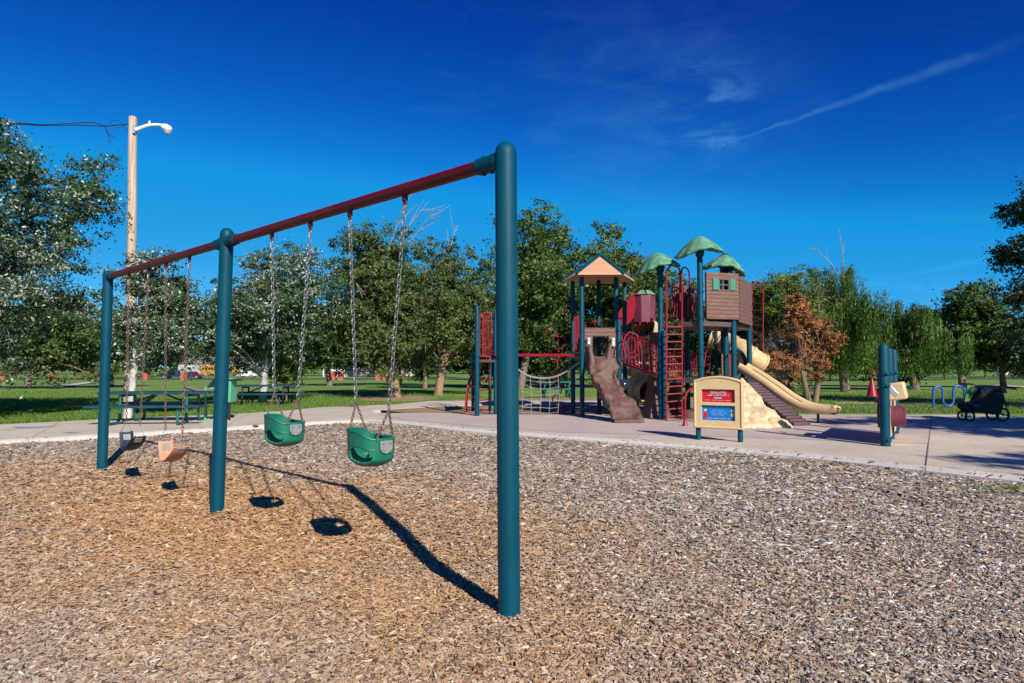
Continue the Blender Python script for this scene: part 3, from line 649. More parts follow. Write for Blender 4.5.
def ladder(p_bl,p_br,p_tl,p_tr,n,m_='red',r_=.017,name='ladder'):
    p_bl,p_br,p_tl,p_tr=map(Vector,(p_bl,p_br,p_tl,p_tr))
    g=MB(); g.tube([p_bl,p_tl],r_*1.25,8); o=g.build(name,M[m_],PS,smooth=60)
    g=MB(); g.tube([p_br,p_tr],r_*1.25,8); g.build('side_rail',M[m_],o,smooth=60)
    for i in range(n):
        k=(i+.6)/n; g=MB(); g.tube([p_bl.lerp(p_tl,k),p_br.lerp(p_tr,k)],r_,8); g.build('rung',M[m_],o,smooth=60)
    return o
def deck(pts, z, th=.06, m_='steps'):
    g=MB(); g.prism([Vector((p[0],p[1],z-th)) for p in pts],(0,0,th)); return g.build('deck',M[m_],PS,smooth=0)
# --- roofed tower
YA=15.4
fl,_=gpost(582,0,277,Y=YA,bands=(317,331,372)); fr,_=gpost(619,0,319,Y=YA-.05,bands=(330,368,400)); fr2,_=gpost(616.5,0,277,Y=YA+.45)
ml,_=gpost(573,0,281,Y=16.5,bands=(345,)); mr_,_=gpost(625,0,282,Y=16.3,bands=(304,)); bk,_=gpost(599,0,280,Y=17.1)
deck([(fl.x,fl.y),(fr.x,fr.y),(mr_.x,mr_.y),(bk.x,bk.y),(ml.x,ml.y)], P(600,357,YA).z)
ap=P(600,255.5,16.2); apl=ap+Vector((-.12,0,-.05)); apr=ap+Vector((.12,0,-.05))
ev=[P(577,273.5,15.0),P(623,273.5,15.0),P(634.5,280.5,16.4),P(622,283,17.7),P(578,283,17.7),P(563,281,16.4)]
for i in range(6):
    a,b_=ev[i],ev[(i+1)%6]; g=MB(); d=Vector((0,0,-.025)); g.add([a,b_,ap.lerp(b_,.06),ap.lerp(a,.06),a+d,b_+d,ap.lerp(b_,.06)+d,ap.lerp(a,.06)+d],[(0,1,2,3),(7,6,5,4),(0,4,5,1),(1,5,6,2),(2,6,7,3),(3,7,4,0)])
    g.build('roof',M['orange_roof'],PS,smooth=0)
    g=MB(); g.tube([a+(a-ap).normalized()*.02+Vector((0,0,.01)),ap+Vector((0,0,.012))],.035,8,dome=False); g.build('roof_ridge',M['teal'],PS)
g=MB(); g.lathe([(.09,-.03),(.10,.02),(.06,.06),(.01,.07)],ap,14); g.build('roof_cap',M['teal'],PS)
# front plank panel with opening and lanterns
def panel_hole(a_px,y0,b_px,y1,Y0,Y1,hole,m_,th=.05,name='panel'):
    c00=P(a_px,y1,Y0); c11=P(b_px,y0,Y1); ztop=c11.z; zbot=c00.z; A_=Vector((c00.x,Y0,0)); B_=Vector((c11.x,Y1,0)); d=(B_-A_); nrm_=Vector((d.y,-d.x,0)).normalized()
    def pt(px_,py_):
        k=(px_-a_px)/(b_px-a_px); z=zbot+(ztop-zbot)*((y1-py_)/(y1-y0)); q=A_.lerp(B_,k); return Vector((q.x,q.y,z))
    if hole:
        hx0,hy0,hx1,hy1=hole; o_=[pt(a_px,y1),pt(b_px,y1),pt(b_px,y0),pt(a_px,y0)]; i_=[pt(hx0,hy1),pt(hx1,hy1),pt(hx1,hy0),pt(hx0,hy0)]
        g=MB(); g.ring_plate(o_,i_,nrm_*th)
    else: g=MB(); g.prism([pt(a_px,y1),pt(b_px,y1),pt(b_px,y0),pt(a_px,y0)],nrm_*th)
    return g.build(name,M[m_],PS,smooth=0,bevel=.006),pt,nrm_
pn,pt,nv_=panel_hole(584.3,328,616.8,362,YA+.02,YA+.02,(592.3,336.5,608.3,357),'planks',.06,'front_panel')
for lx in (588.2,612.2):
    c=pt(lx,343)+nv_*.11; g=MB(); g.lathe([(.0,-.10),(.055,-.09),(.06,-.06),(.05,-.05),(.05,.06),(.065,.07),(.05,.11),(.01,.14)],c,12); g.bar(c+Vector((0,0,.05)),c-nv_*.10+Vector((0,0,.05)),.03,.03); g.build('lantern',M['silver'],pn,smooth=50)
# railings high in the roofed tower
zt=P(600,322,16.8).z; zb=P(600,332,16.8).z
bars('railing',((ml.x,ml.y,P(0,318,16.5).z),(bk.x,bk.y,P(0,322,17).z)),((ml.x,ml.y,P(0,350,16.5).z),(bk.x,bk.y,P(0,352,17).z)),6)
bars('railing',((bk.x,bk.y,P(0,322,17).z),(mr_.x,mr_.y,P(0,318,16.3).z)),((bk.x,bk.y,P(0,352,17).z),(mr_.x,mr_.y,P(0,352,16.3).z)),6)
bars('railing',((fl.x,fl.y,P(0,313,15.4).z),(ml.x,ml.y,P(0,316,16.5).z)),((fl.x,fl.y,P(0,352,15.4).z),(ml.x,ml.y,P(0,352,16.5).z)),6,r_=.016)
# rock slide in front of the roofed tower
def sweep(name,path,halfw,prof_fn,m_,solid=.0,noise_amp=0,seed=0,parent=PS,smooth=70,side=Vector((1,0,0)),cap=True):
    vs=[]; n=len(path); k=0
    for i,p in enumerate(path):
        tg=(path[min(i+1,n-1)]-path[max(i-1,0)]).normalized(); sd=tg.cross(Vector((0,0,1))); 
        if sd.length<1e-3: sd=side
        sd.normalize(); up=sd.cross(tg).normalized(); pr=prof_fn(i/(n-1)); k=len(pr)
        for (a,b_) in pr:
            q=p+sd*a+up*b_
            if noise_amp: nvv_=mnoise.noise_vector(q*3.5+Vector((seed,0,0)))*noise_amp+mnoise.noise_vector(q*10+Vector((seed,3,0)))*noise_amp*.55+mnoise.noise_vector(q*22)*noise_amp*.25; q=q+nvv_
            vs.append(q)
    g=MB(); g.grid(vs,n,k); return g.build(name,M[m_],parent,smooth=smooth,solid=solid)
def closed_prof(pr): return pr+[pr[0]]
pth=bez([P(601,359,YA-.12),P(602,366,YA-.30),P(606,383,YA-.62),P(614,397,YA-.95),P(623,410,YA-1.25),P(627,421,13.85),P(627.5,427,13.75)],10)
def rprof(t_):
    w0=.31+.035*math.sin(t_*11)+.03*t_; d=.15+.04*math.sin(t_*7+1); b0=.05*math.sin(t_*13)
    pr=[(-w0,.0),(-w0*.97,.07),(-w0*.80,.085),(-w0*.5,.055+b0),(-.08,.06+b0*1.3),(.08,.05+b0),(w0*.5,.05-b0*.5),(w0*.80,.085),(w0*.97,.07),(w0,.0),(w0*.85,-d),(0,-d-.05),(-w0*.85,-d)]
    pr2=[]
    for i in range(len(pr)):
        a=pr[i]; b_=pr[(i+1)%len(pr)]; pr2+= [a,((a[0]+b_[0])/2,(a[1]+b_[1])/2)]
    return closed_prof(pr2)
rs_=sweep('rock_slide',pth,.3,rprof,'brown',noise_amp=.075,seed=2)
g=MB(); q=pth[-1]; g.box((q.x+.0,q.y+.03,PH+.035),(.58,.20,.08)); g.build('slide_foot',M['brown'],rs_,bevel=.02)
for s_ in (-1,1):                          # branch-like hand holds rising beside the opening
    a=P(600+s_*7.5,364,YA-.26); b_=P(600+s_*9.2,353,YA-.20); c_=P(600+s_*10.8,344,YA-.15)
    g=MB(); g.tube(bez([a,b_,c_],5),[.085-.006*i for i in range(11)],10); g.build('hand_hold',M['brown'],rs_)
# --- left hand tower with arch ladder
lp,_=gpost(477,416,306,bands=(331,356)); l2=Vector((xat(495.5,16.3),16.3,PH)); g=MB(); g.tube([l2,(l2.x,l2.y,P(0,311,16.3).z)],.05,14,dome=True); g.build('post',M['teal'],PS)
l3=(xat(490,17.5),17.5); l4=(xat(473,17.6),17.6)
for q in (l3,l4): g=MB(); g.tube([(q[0],q[1],PH),(q[0],q[1],1.6)],.045,10,dome=True); g.build('post',M['teal'],PS)
zd=P(0,360,16.6).z; deck([(lp.x,lp.y),(l2.x,l2.y),l3,l4],zd)
for (x0,x1,Y_) in ((479.5,494,16.45),(483,491,17.4)):
    g=MB(); a=P(x0,356,Y_); b_=P(x0,314,Y_); c_=P((x0+x1)/2,313,Y_); d_=P(x1,314,Y_); e=P(x1,357,Y_)
    g.tube([a,b_,c_,d_,e],.022,8)
    for k in (1,2,3,4): xx=x0+(x1-x0)*k/5; g.tube([P(xx,356,Y_),P(xx,314.5,Y_)],.006,6)
    g.tube([P(x0,330,Y_),P(x0+4,330,Y_)],.014,6); g.tube([a,e],.022,8); g.build('barrier',M['red'],PS)
ladder(P(478.8,417.5,16.35),P(489.8,415,16.6),P(478.8,356,16.5),P(489.8,356,16.9),6,r_=.013)
g=MB(); arcl=[P(465,415.5,16.6),P(465.5,404,16.65),P(467,390,16.7),P(470,378,16.8),P(476,368,16.9)]; g.tube(bez(arcl,4),.02,8); o=g.build('arch_climber',M['red'],PS)
arcr=[q+Vector((.0,.55,0)) for q in arcl]; g=MB(); g.tube(bez(arcr,4),.02,8); g.build('side_rail',M['red'],o)
for k in range(1,5): g=MB(); q=bez(arcl,4)[k*3]; g.tube([q,q+Vector((.38,.35,0))],.013,6); g.build('rung',M['red'],o)
# --- horizontal beam and rope net
g=MB(); g.tube([P(495,355.5,16.2),P(581,355.5,15.6)],.035,10); o=g.build('crossbar',M['red'],PS)
g=MB(); g.tube([P(495,355.5,16.2)+Vector((0,.10,.03)),P(581,355.5,15.6)+Vector((0,.10,.03))],.02,8); g.build('crossbar_rail',M['red'],o)
arc=bez([P(512,363,16.0),P(520,371,16.05),P(530,376.5,16.1),P(545,378.5,16.1),P(558,376,16.0),P(570,369,15.9),P(580,362,15.8)],6)
g=MB(); g.tube(arc,.020,8); g.tube([q+Vector((0,.12,.015)) for q in arc],.014,6); net=g.build('rope_net',M['rope'],PS)
nb=[P(x,413.5,15.9+.02*i) for i,x in enumerate((522,531,540,549,558))]
g=MB(); tops=[min(arc,key=lambda q:abs((q.x/q.y)-(b_.x/b_.y))) for b_ in nb]
for a,b_ in zip(tops,nb):
    g.tube([a,a.lerp(b_,.5)+Vector((.03,0,0)),b_],.007,6)
for k in (.12,.3,.48,.66,.84,.98):
    g.tube([a.lerp(b_,k+.02*math.sin(i*2.1+k*9)) for i,(a,b_) in enumerate(zip(tops,nb))],.006,6)
for a,b_ in zip(tops,nb):
    for k in (.12,.3,.48,.66,.84): g.lathe([(.005,-.02),(.017,-.01),(.017,.01),(.005,.02)],a.lerp(b_,k),8)
g.build('net_mesh',M['rope'],net)
# --- curly climber pole
cp=[(573,303),(567,303.5),(564.5,308),(564.5,318),(561,324),(551,326),(546,331),(548,336),(556,336),(564,338),(566.5,343),(561,348),(552,350),(548,354),(551,359),(563,361),(567,366),(563,372),(552,374),(549,379),(560,384),(561,392),(554,396),(553,402),(562,404),(566,409),(563,413),(555,414)]
g=MB(); g.tube(bez([P(a,b_,16.8+.12*math.sin(i)) for i,(a,b_) in enumerate(cp)],4),.017,8); cc_=g.build('curly_climber',M['red'],PS)
g=MB(); g.tube([P(557,330,16.9),P(558.5,345,16.9),P(557,370,16.9),P(560,385,16.9),P(556,414,16.9)],.013,6); g.build('centre_pole',M['red'],cc_)
# --- bridge between the towers
br0=P(622,362,15.35); br1=P(657,374,14.6); bt0=P(622,333,15.35); bt1=P(655,346,14.6); off=Vector((.45,.85,0))
bars('bridge_railing',(bt0,bt1),(br0,br1),10); bars('bridge_railing',(bt0+off,bt1+off),(br0+off,br1+off),10)
g=MB(); g.prism([br0+Vector((0,0,-.03)),br1+Vector((0,0,-.03)),br1+off+Vector((0,0,-.03)),br0+off+Vector((0,0,-.03))],(0,0,-.05)); g.build('bridge_deck',M['steps'],PS)
g=MB(); ce=P(631.5,345,15.0); g.tube([ce+Vector((math.cos(a)*.19,0.02,math.sin(a)*.30)) for a in [2*math.pi*k/20 for k in range(20)]],.016,6,closed=True)
g.tube([ce+Vector((math.cos(a)*.10,0.02,math.sin(a)*.19)) for a in [2*math.pi*k/16 for k in range(16)]],.012,6,closed=True); g.build('oval_climber',M['red'],PS)
# dome mirror
g=MB(); c=P(623.5,385,15.25); mt=Matrix.Rotation(R(90),3,'X'); g.lathe([(.13,-.02),(.15,0),(.14,.03),(.10,.07),(.05,.10),(.004,.11)],c,18,mt); g.build('bubble_window',M['glass'],PS)
# stairs with solid red sides rising to the hooded slide
for k,(dy) in enumerate((0,.55)):
    a=[P(617,336,16.6+dy),P(634,318,17.2+dy),P(637,298,17.4+dy),P(632,294,17.3+dy),P(618,313,16.7+dy)]
    g=MB(); g.prism(a,(.0,.035,0)); g.build('stair_side',M['red'],PS,bevel=.008)
# hood and spiral slide
hc=P(643.5,309,17.5); oct_=[(math.cos(a),math.sin(a)) for a in [R(22.5+45*k) for k in range(8)]]
zt_=P(0,296,17.5).z; zb_=P(0,323,17.5).z; hr=.325
hood=MB(); hood.prism([Vector((hc.x+hr*a,hc.y+hr*b_,zb_)) for a,b_ in oct_],(0,0,zt_-zb_)); hood=hood.build('hood',M['plum'],PS,smooth=20,bevel=.02)
g=MB(); vs=[Vector((hc.x+(hr+.02)*a,hc.y+(hr+.02)*b_,zt_)) for a,b_ in oct_]+[Vector((hc.x+.12*a,hc.y+.12*b_,zt_+.15)) for a,b_ in oct_]
g.add(vs,[(i,(i+1)%8,8+(i+1)%8,8+i) for i in range(8)]+[tuple(range(8,16)),tuple(range(8))[::-1]]); g.build('hood_roof',M['plum'],hood,smooth=20,bevel=.01)
for an in (-112,-67,-22): 
    a=R(an); n_=Vector((math.cos(a),math.sin(a),0)); tt=Vector((-n_.y,n_.x,0)); c=hc+n_*(hr*.93); c.z=zt_
    g=MB(); g.prism([c-tt*.11+Vector((0,0,.005)),c+tt*.11+Vector((0,0,.005)),c+tt*.05-n_*.14+Vector((0,0,.13)),c-tt*.05-n_*.14+Vector((0,0,.13))],n_*.03+Vector((0,0,.02))); g.build('roof_leaf',M['leafgreen'],hood,bevel=.008)
g=MB()
for k in range(5):      # raised slats on the hood face
    a=R(-22.5-45*0-22.5); n_=Vector((math.cos(R(-45)),math.sin(R(-45)),0)); tt=Vector((-n_.y,n_.x,0)); c=hc+n_*(hr*.925); c.z=zb_+.10+k*.10; g.bar(c-tt*.07-Vector((0,0,.035)),c+tt*.07+Vector((0,0,.035)),.012,.018,up=n_)
g.build('hood_slats',M['plum'],hood)
def tube_slide(name,pts,r_,m_='tan',n=8,r1=None,open_end=True,sub_r=None,rings=True):
    path=bez(pts,n); g=MB(); g.tube(path,[r_]*len(path),20,caps=False); o=g.build(name,M[m_],PS,solid=.03,smooth=70)
    if rings:
        step=max(5,len(path)//7)
        for i in range(0,len(path),step):
            a=path[max(i-1,0)]; b_=path[min(i+1,len(path)-1)]; d=(b_-a).normalized()*.025; q=path[i]
            g=MB(); g.tube([q-d,q+d],r_+.03,20,caps=False); g.build('joining_ring',M[m_],o,solid=.02,smooth=50)
    return o
hx=[]; cx,cy=xat(637,17.9),18.0
for k in range(0,15):
    an=R(-20+ k*33); z=2.25-k*.112; hx.append(Vector((cx+.55*math.cos(an),cy+.5*math.sin(an),z)))
hx=[Vector((hc.x,hc.y,2.38))]+hx[1:]+[P(640,389,16.9),P(650,392,16.3)]
tube_slide('spiral_slide',hx,.31,n=5)
g=MB(); g.tube([(cx,cy,PH),(cx,cy,2.3)],.07,12); g.build('slide_pole',M['teal'],PS)
for a,b_ in (((640,322,17.2),(638,346,16.6)),((647,322,17.2),(653,350,16.3)),((636,322,17.4),(630,372,17))):
    g=MB(); g.tube([P(*a),P(*b_)],.02,8); g.build('brace',M['red'],PS)
# --- tall tower
pB={}
for k,(px,ty,Y,bd) in dict(a=(661,268,14.6,(300,345)),b=(701,250,13.95,(292,318,353,366)),c=(734,268.5,14.3,(283,300,317,353)),d=(687.5,281,16.0,(318,)),e=(723.5,262,16.2,(345,)),f=(749.5,284,15.7,()),c2=(726,268,14.9,()),h=(664.5,330,14.5,())).items():
    pB[k]=gpost(px,0,ty,Y=Y,r_=.062 if k!='h' else .05,bands=bd)[0]
zD=P(0,322,14.2).z; deck([(pB[k].x,pB[k].y) for k in ('a','b','c','f','e','d')],zD,.10); zL=P(0,379,15).z
deck([(pB[k].x,pB[k].y) for k in ('a','b','c','f','e','d')],zL,.07)
hp,pt2,nv2=panel_hole(705.2,274,737,319,14.02,14.28,(716.8,280,727.4,291),'planks',.06,'house_panel')
g=MB()
g.bar(pt2(722.1,291)+nv2*.03,pt2(722.1,280)+nv2*.03,.03,.03); g.bar(pt2(716.8,285.5)+nv2*.03,pt2(727.4,285.5)+nv2*.03,.03,.03)
for (a,b_) in (((716.8,291),(727.4,291)),((716.8,280),(727.4,280))): g.bar(pt2(*a)+nv2*.05,pt2(*b_)+nv2*.05,.035,.035)
for (a,b_) in (((716.8,291.7),(716.8,279.3)),((727.4,291.7),(727.4,279.3))): g.bar(pt2(*a)+nv2*.055,pt2(*b_)+nv2*.055,.035,.035)
g.build('window_frame',M['brown'],hp)
for (x0,x1) in ((711,716.3),(727.9,733)):
    g=MB(); g.prism([pt2(x0,290.8)+nv2*.062,pt2(x1,290.8)+nv2*.062,pt2(x1,280)+nv2*.062,pt2(x0,280)+nv2*.062],nv2*.025); g.build('shutter',M['shutter'],hp,bevel=.005)
panel_hole(738.5,284,749.5,322.5,14.35,15.6,None,'planks',.05,'side_panel')
panel_hole(672,286,686.5,318,15.6,16.0,None,'planks',.05,'back_panel')
panel_hole(689,296,700,317,15.9,15.5,None,'tan',.05,'back_panel')
g=MB(); c=P(669,290,14.9); g.lathe([(.0,-.14),(.07,-.13),(.06,-.08),(.055,.06),(.08,.08),(.05,.13),(.01,.16)],c,12); g.build('lantern',M['silver'],PS)
bars('railing',(P(667,287,14.7),P(684,287,15.9)),(P(667,317,14.7),P(684,318,15.9)),7)
bars('railing',(P(689,288,15.9),P(700,290,14.1)),(P(689,316,15.9),P(700,318,14.1)),6)
bars('railing',(P(668,353,14.6),P(684,353,15.7)),(P(668,377,14.6),P(684,377,15.7)),7)
bars('railing',(P(691,353,15.4),P(700,353,15.0)),(P(691,377,15.4),P(700,377,15.0)),5)
bars('railing',(P(727,352,15.2),P(733,352,14.6)),(P(727,377,15.2),P(733,377,14.6)),4)
ladder(P(702,377,15),P(709,377,15.3),P(707,346,15),P(711,346,15.3),4,r_=.014,name='inner_ladder')
ladder(P(666.5,421.5,14.15),P(682,420,14.15),P(666.5,324,14.15),P(682,324,14.15),13,r_=.016,name='ladder')
g=MB(); g.tube(bez([P(666.5,324,14.15),P(666.5,300,14.2),P(666.5,276,14.2),P(669,267.5,14.3),P(674,265,14.5),P(678.5,268,14.7),P(680,276,14.8),P(680,320,14.9)],5),.020,8); g.build('arch_handle',M['red'],PS)
g=MB(); g.tube(bez([P(682,324,14.15),P(682,290,14.2),P(681.5,272,14.2),P(684,267.5,14.6),P(688,270,15.2),P(689.5,280,15.6),P(689.5,318,15.7)],5),.020,8); g.build('arch_handle',M['red'],PS)
g=MB(); g.tube(bez([P(685,426,13.9),P(685,412,13.9),P(685.5,397,13.9),P(689,390,14.0),P(697,387,14.2)],4),.024,8); g.lathe([(.06,0),(.05,.03),(.03,.12)],G(685,426,PH),10); g.build('handrail',M['red'],PS)
# fake tree trunks under the tall tower
def stump(px,Y,r0,r1,z1,seed,name='tree_trunk_support'):
    c=Vector((xat(px,Y),Y,PH)); vs=[]; nu,nv_=12,20
    for i in range(nu):
        t_=i/(nu-1); r_=r1+(r0-r1)*(1-t_)**2.2
        for j in range(nv_+1):
            a=2*math.pi*j/nv_; rr=r_*(1+.16*math.sin(a*5+seed+t_*1.5)*(1-.5*t_)+.06*math.sin(a*11)); vs.append(c+Vector((rr*math.cos(a),rr*math.sin(a),(z1-PH)*t_-.01)))
    g=MB(); g.grid(vs,nu,nv_+1); g.build(name,M['brown'],PS)
stump(657,15.1,.34,.15,2.1,0); stump(675,15.4,.26,.14,1.05,2); 
g=MB(); g.lathe([(.30,0),(.29,.16),(.24,.20)],Vector((xat(690,14.9),14.9,PH)),12); g.build('step_stump',M['brown'],PS)
# leaf shaped roofs
def leaf_roof(px,py,Y,wr,dr,tilt,roll,seed,post):
    c=P(px,py,Y); rot=Matrix.Rotation(roll,3,'Y')@Matrix.Rotation(tilt,3,'X'); nr,ns=14,54; vs=[]
    for i in range(nr+1):
        r_=i/nr
        for j in range(ns):
            a=2*math.pi*j/ns; e=1+(.035*math.sin(a*11+seed)+.02*math.sin(a*23+seed*2))*r_; ca,sa=math.cos(a),math.sin(a); x=wr*r_*e*ca*1.05; y=dr*r_*e*sa
            back=(1+sa)/2; z=.17-(r_**1.5)*(.15+.19*abs(ca)**1.6*(1-.3*(ca>0))+.20*back)+.016*math.sin(x*24+seed)*math.sin(y*19)*r_
            vs.append(c+rot@Vector((x,y,z)))
    fs=[(i*ns+j,(i+1)*ns+j,(i+1)*ns+(j+1)%ns,i*ns+(j+1)%ns) for i in range(nr) for j in range(ns)]
    g=MB(); g.add(vs,fs); o=g.build('leaf_roof',M['leafgreen'],PS,solid=.05,smooth=35)
    g=MB(); b0=pB[post]; g.tube([Vector((b0.x,b0.y,c.z-.25)),Vector((b0.x,b0.y,c.z-.05)),c+Vector((0,0,.09))],[.085,.12,.16],12); g.build('roof_bracket',M['teal'],o)
leaf_roof(657,261,14.6,.47,.46,R(22),R(-10),0,'a'); leaf_roof(699.5,245,13.95,.49,.46,R(22),R(-5),2,'b'); leaf_roof(725.5,263,14.6,.47,.46,R(20),R(12),4,'c2')
# upper tube slide on the right
tube_slide('tube_slide',[P(713,338,17.6),P(719,340,17.5),P(727,343,17.3),P(736,347,16.7),P(748,355,16.2),P(761,363.5,16.25)],.24,n=6)
arcp=[P(736,352,15.9)]; g=MB(); c=P(729,365,15.9); g.tube([c+Vector((.42*math.cos(a),0,.45*math.sin(a))) for a in [R(80-14*k) for k in range(13)]],[.05]*13,8); g.build('hoop',M['teal'],PS)
panel_hole(721,354,731,377,16.1,16.1,None,'planks',.06,'rock_panel')
# open slide
sp_=bez([P(742,368,15.3),P(752,374,15.1),P(770,386,14.7),P(788,399,14.3),P(803,407,14.0),P(818,410.5,13.75),P(835,411.5,13.5)],8)
def uprof(t_):
    w0=.22; return closed_prof([(-w0,-.02),(-w0,.11),(-w0+.04,.135),(-w0+.08,.11),(-w0+.10,.02),(0,0),(w0-.10,.02),(w0-.08,.11),(w0-.04,.135),(w0,.11),(w0,-.02),(w0-.04,-.055),(0,-.07),(-w0+.04,-.055)])
os_=sweep('open_slide',sp_,.25,uprof,'tan')
e=sp_[-1]; g=MB(); d=(sp_[-1]-sp_[-2]).normalized(); sd=d.cross(Vector((0,0,1))).normalized(); g.tube([e+sd*(.18*k)+Vector((0,0,.05)) for k in (-1,-.5,0,.5,1)],[.07,.085,.085,.085,.07],14); g.build('slide_lip',M['tan'],os_)
g=MB(); q=sp_[-9]; g.tube([(q.x,q.y,PH),(q.x,q.y,q.z-.05)],.03,8); g.build('slide_leg',M['dark'],os_)
g=MB(); g.tube([q_+ (q_-P(0,366,0.01)).normalized()*0+Vector((0,0,.09))+ (Vector((-.0,-.232,-.02))) for q_ in sp_[6:]],.010,6); g.build('slide_groove',M['brown'],os_)
# stepped climber
steps=None; a0=P(744,383.5,14.55); a1=G(797,426,PH); n=15; root_=None
tgv=(a1-a0); hd=Vector((tgv.x,tgv.y,0)).normalized(); sdv=Vector((-hd.y,hd.x,0))
for k in range(n):
    q=a0.lerp(a1,(k+.3)/n)+sdv*.12; g=MB(); m3=Matrix.Rotation(math.atan2(hd.y,hd.x),3,'Z')@Matrix.Rotation(R(9),3,'Y'); g.box(q+Vector((0,0,.005)),(.19,.42,.085),mtx=m3)
    if root_ is None: root_=g.build('stepped_climber',M['steps'],PS,bevel=.02)
    else: g.build('step',M['steps'],root_,bevel=.02)
g=MB(); g.bar(a0+sdv*.12-Vector((0,0,.09)),a1+sdv*.12-Vector((0,0,.03)),.34,.10); g.build('stringer',M['steps'],root_,bevel=.01)
# rock climbing wall
def rockwall():
    tl=P(738,380,14.5); tr=P(744,386,14.5); bl=G(726,428,PH); brr=G(788,427.5,PH); vs=[]; nu,nv_=46,34
    for i in range(nu):
        for j in range(nv_):
            u=i/(nu-1); v_=j/(nv_-1); top=tl.lerp(tr,u); bot=bl.lerp(brr,u); q=bot.lerp(top,v_)
            k=mnoise.noise(q*3.2)*.13+abs(mnoise.noise(q*7+Vector((4,0,0))))*.10+mnoise.noise(q*15)*.03; q=q+Vector((.2*k,-k-.05,k*.3)); 
            if j==0: q.z=PH-.01
            vs.append(q)
    back=[Vector((v_.x,v_.y+.45,v_.z)) for v_ in vs]
    g=MB(); g.grid(vs,nu,nv_); g.build('climbing_wall',M['rock'],PS,smooth=50,solid=.10)
rockwall()
# back right ladder
ladder(P(752,372,16.9),P(763,376,16.5),P(752,300,16.9),P(763,300,16.5),10,r_=.014,name='ladder')
g=MB(); g.tube(bez([P(763,300,16.5),P(763,292,16.5),P(759,287,16.4),P(754,284.5,16.2),P(749,285,15.8)],4),.022,8); g.tube(bez([P(752,300,16.9),P(752,284,16.8),P(755,281,16.6)],4),.018,8); g.build('arch_handle',M['red'],PS)
for px in (716,725): 
    g=MB(); g.tube([P(px,330,17.3),P(px,416,17.3)],.045,10); g.build('post',M['teal'],PS)

# ------------------------------------------------------------------ welcome sign panel
s0=G(698.5,439.5,PH); s1=G(740.5,442,PH); SG=thing('information_sign','tan framed playground sign with one red and one blue panel','sign',((s0.x+s1.x)/2,(s0.y+s1.y)/2,PH))
dS=(s1-s0); dS.z=0; Lw=dS.length; xS=dS.normalized(); yS=Vector((-xS.y,xS.x,0))   # yS points away from the camera
cS=(s0+s1)/2; zbt=P(718,428.5,cS.y).z; ztp=P(718,380.5,cS.y).z; hw=(xat(742.6,cS.y)-xat(694.6,cS.y))/2; cm=Vector((xat(718.4,cS.y),cS.y,0))
def SP(u,z,d=0): return Vector((cm.x,cm.y,z))+xS*u-yS*d
for q in (s0,s1): g=MB(); g.tube([q-Vector((0,0,.05)),(q.x,q.y,zbt+.3)],.042,14); g.build('post',M['teal'],SG)
def spz(py): return P(718,py,cS.y).z
def spu(px): return xat(px,cS.y)-cm.x
ou=[]; inn=[]
K=16
archz=lambda u: ztp+ .075*(1-(u/hw)**2)
# frame = plate with arched top, with the two windows cut out (built of strips)
u0,u1=spu(702.2),spu(734.8); zz=[zbt,spz(420.3),spz(405.2),spz(402.2),spz(389.2)]
g=MB()
g.prism([SP(-hw,zz[0]),SP(hw,zz[0]),SP(hw,zz[1]),SP(-hw,zz[1])],-yS*.07)
g.prism([SP(-hw,zz[1]),SP(u0,zz[1]),SP(u0,zz[4]),SP(-hw,zz[4])],-yS*.07); g.prism([SP(u1,zz[1]),SP(hw,zz[1]),SP(hw,zz[4]),SP(u1,zz[4])],-yS*.07)
g.prism([SP(u0,zz[2]),SP(u1,zz[2]),SP(u1,zz[3]),SP(u0,zz[3])],-yS*.07)
g.prism([SP(-hw,zz[4]),SP(hw,zz[4])]+[SP(hw*math.cos(0)-2*hw*k/K,archz(hw-2*hw*k/K)) for k in range(K+1)],-yS*.07)
fr_=g.build('frame',M['tan'],SG,smooth=0)
g=MB(); 
for (a,b_) in (((-hw+.02,zz[0]+.02),(-hw+.02,ztp)),((hw-.02,zz[0]+.02),(hw-.02,ztp)),((-hw+.02,zz[0]+.02),(hw-.02,zz[0]+.02))): g.tube([SP(a[0],a[1],.07),SP(b_[0],b_[1],.07)],.016,8)
g.tube([SP(-hw+.02+2*(hw-.02)*k/K,archz(-hw+2*hw*k/K)-.02,.07) for k in range(K+1)],.016,8); g.build('frame_edge',M['tan'],fr_)
def plate(z0,z1,m_,name):
    g=MB(); g.prism([SP(u0,z0,.02),SP(u1,z0,.02),SP(u1,z1,.02),SP(u0,z1,.02)],-yS*.01); return g.build(name,m_,SG,smooth=0)
pr_=plate(zz[3],zz[4],M['signred'],'red_panel'); pb_=plate(zz[1],zz[2],M['signblue'],'blue_panel')
def text(s_,u,z,size,m_,parent,name='lettering',d=.034):
    cu=bpy.data.curves.new('t','FONT'); cu.body=s_; cu.size=size; cu.align_x='CENTER'; cu.align_y='CENTER'; cu.extrude=.0015
    to=bpy.data.objects.new('t',cu); C.objects.link(to); dg=bpy.context.evaluated_depsgraph_get(); me=bpy.data.meshes.new_from_object(to.evaluated_get(dg))
    bpy.data.objects.remove(to); me.materials.clear(); me.materials.append(m_); o=bpy.data.objects.new(name,me); C.objects.link(o); o.parent=parent
    p=SP(u,z,d); q0=Vector((0,0,0)); q=parent
    while q is not None: q0+=q.location; q=q.parent
    o.location=p-q0; o.rotation_euler=(R(90),0,math.atan2(xS.y,xS.x)); return o
M['ink']=mat('white_ink',(.75,.74,.70),.5,.02); M['inkb']=mat('pale_blue_ink',(.25,.45,.75),.5,.02); M['inky']=mat('yellow_ink',(.80,.62,.15),.5,.02)
hR=zz[4]-zz[3]; hB=zz[2]-zz[1]; wS=u1-u0; um=(u0+u1)/2
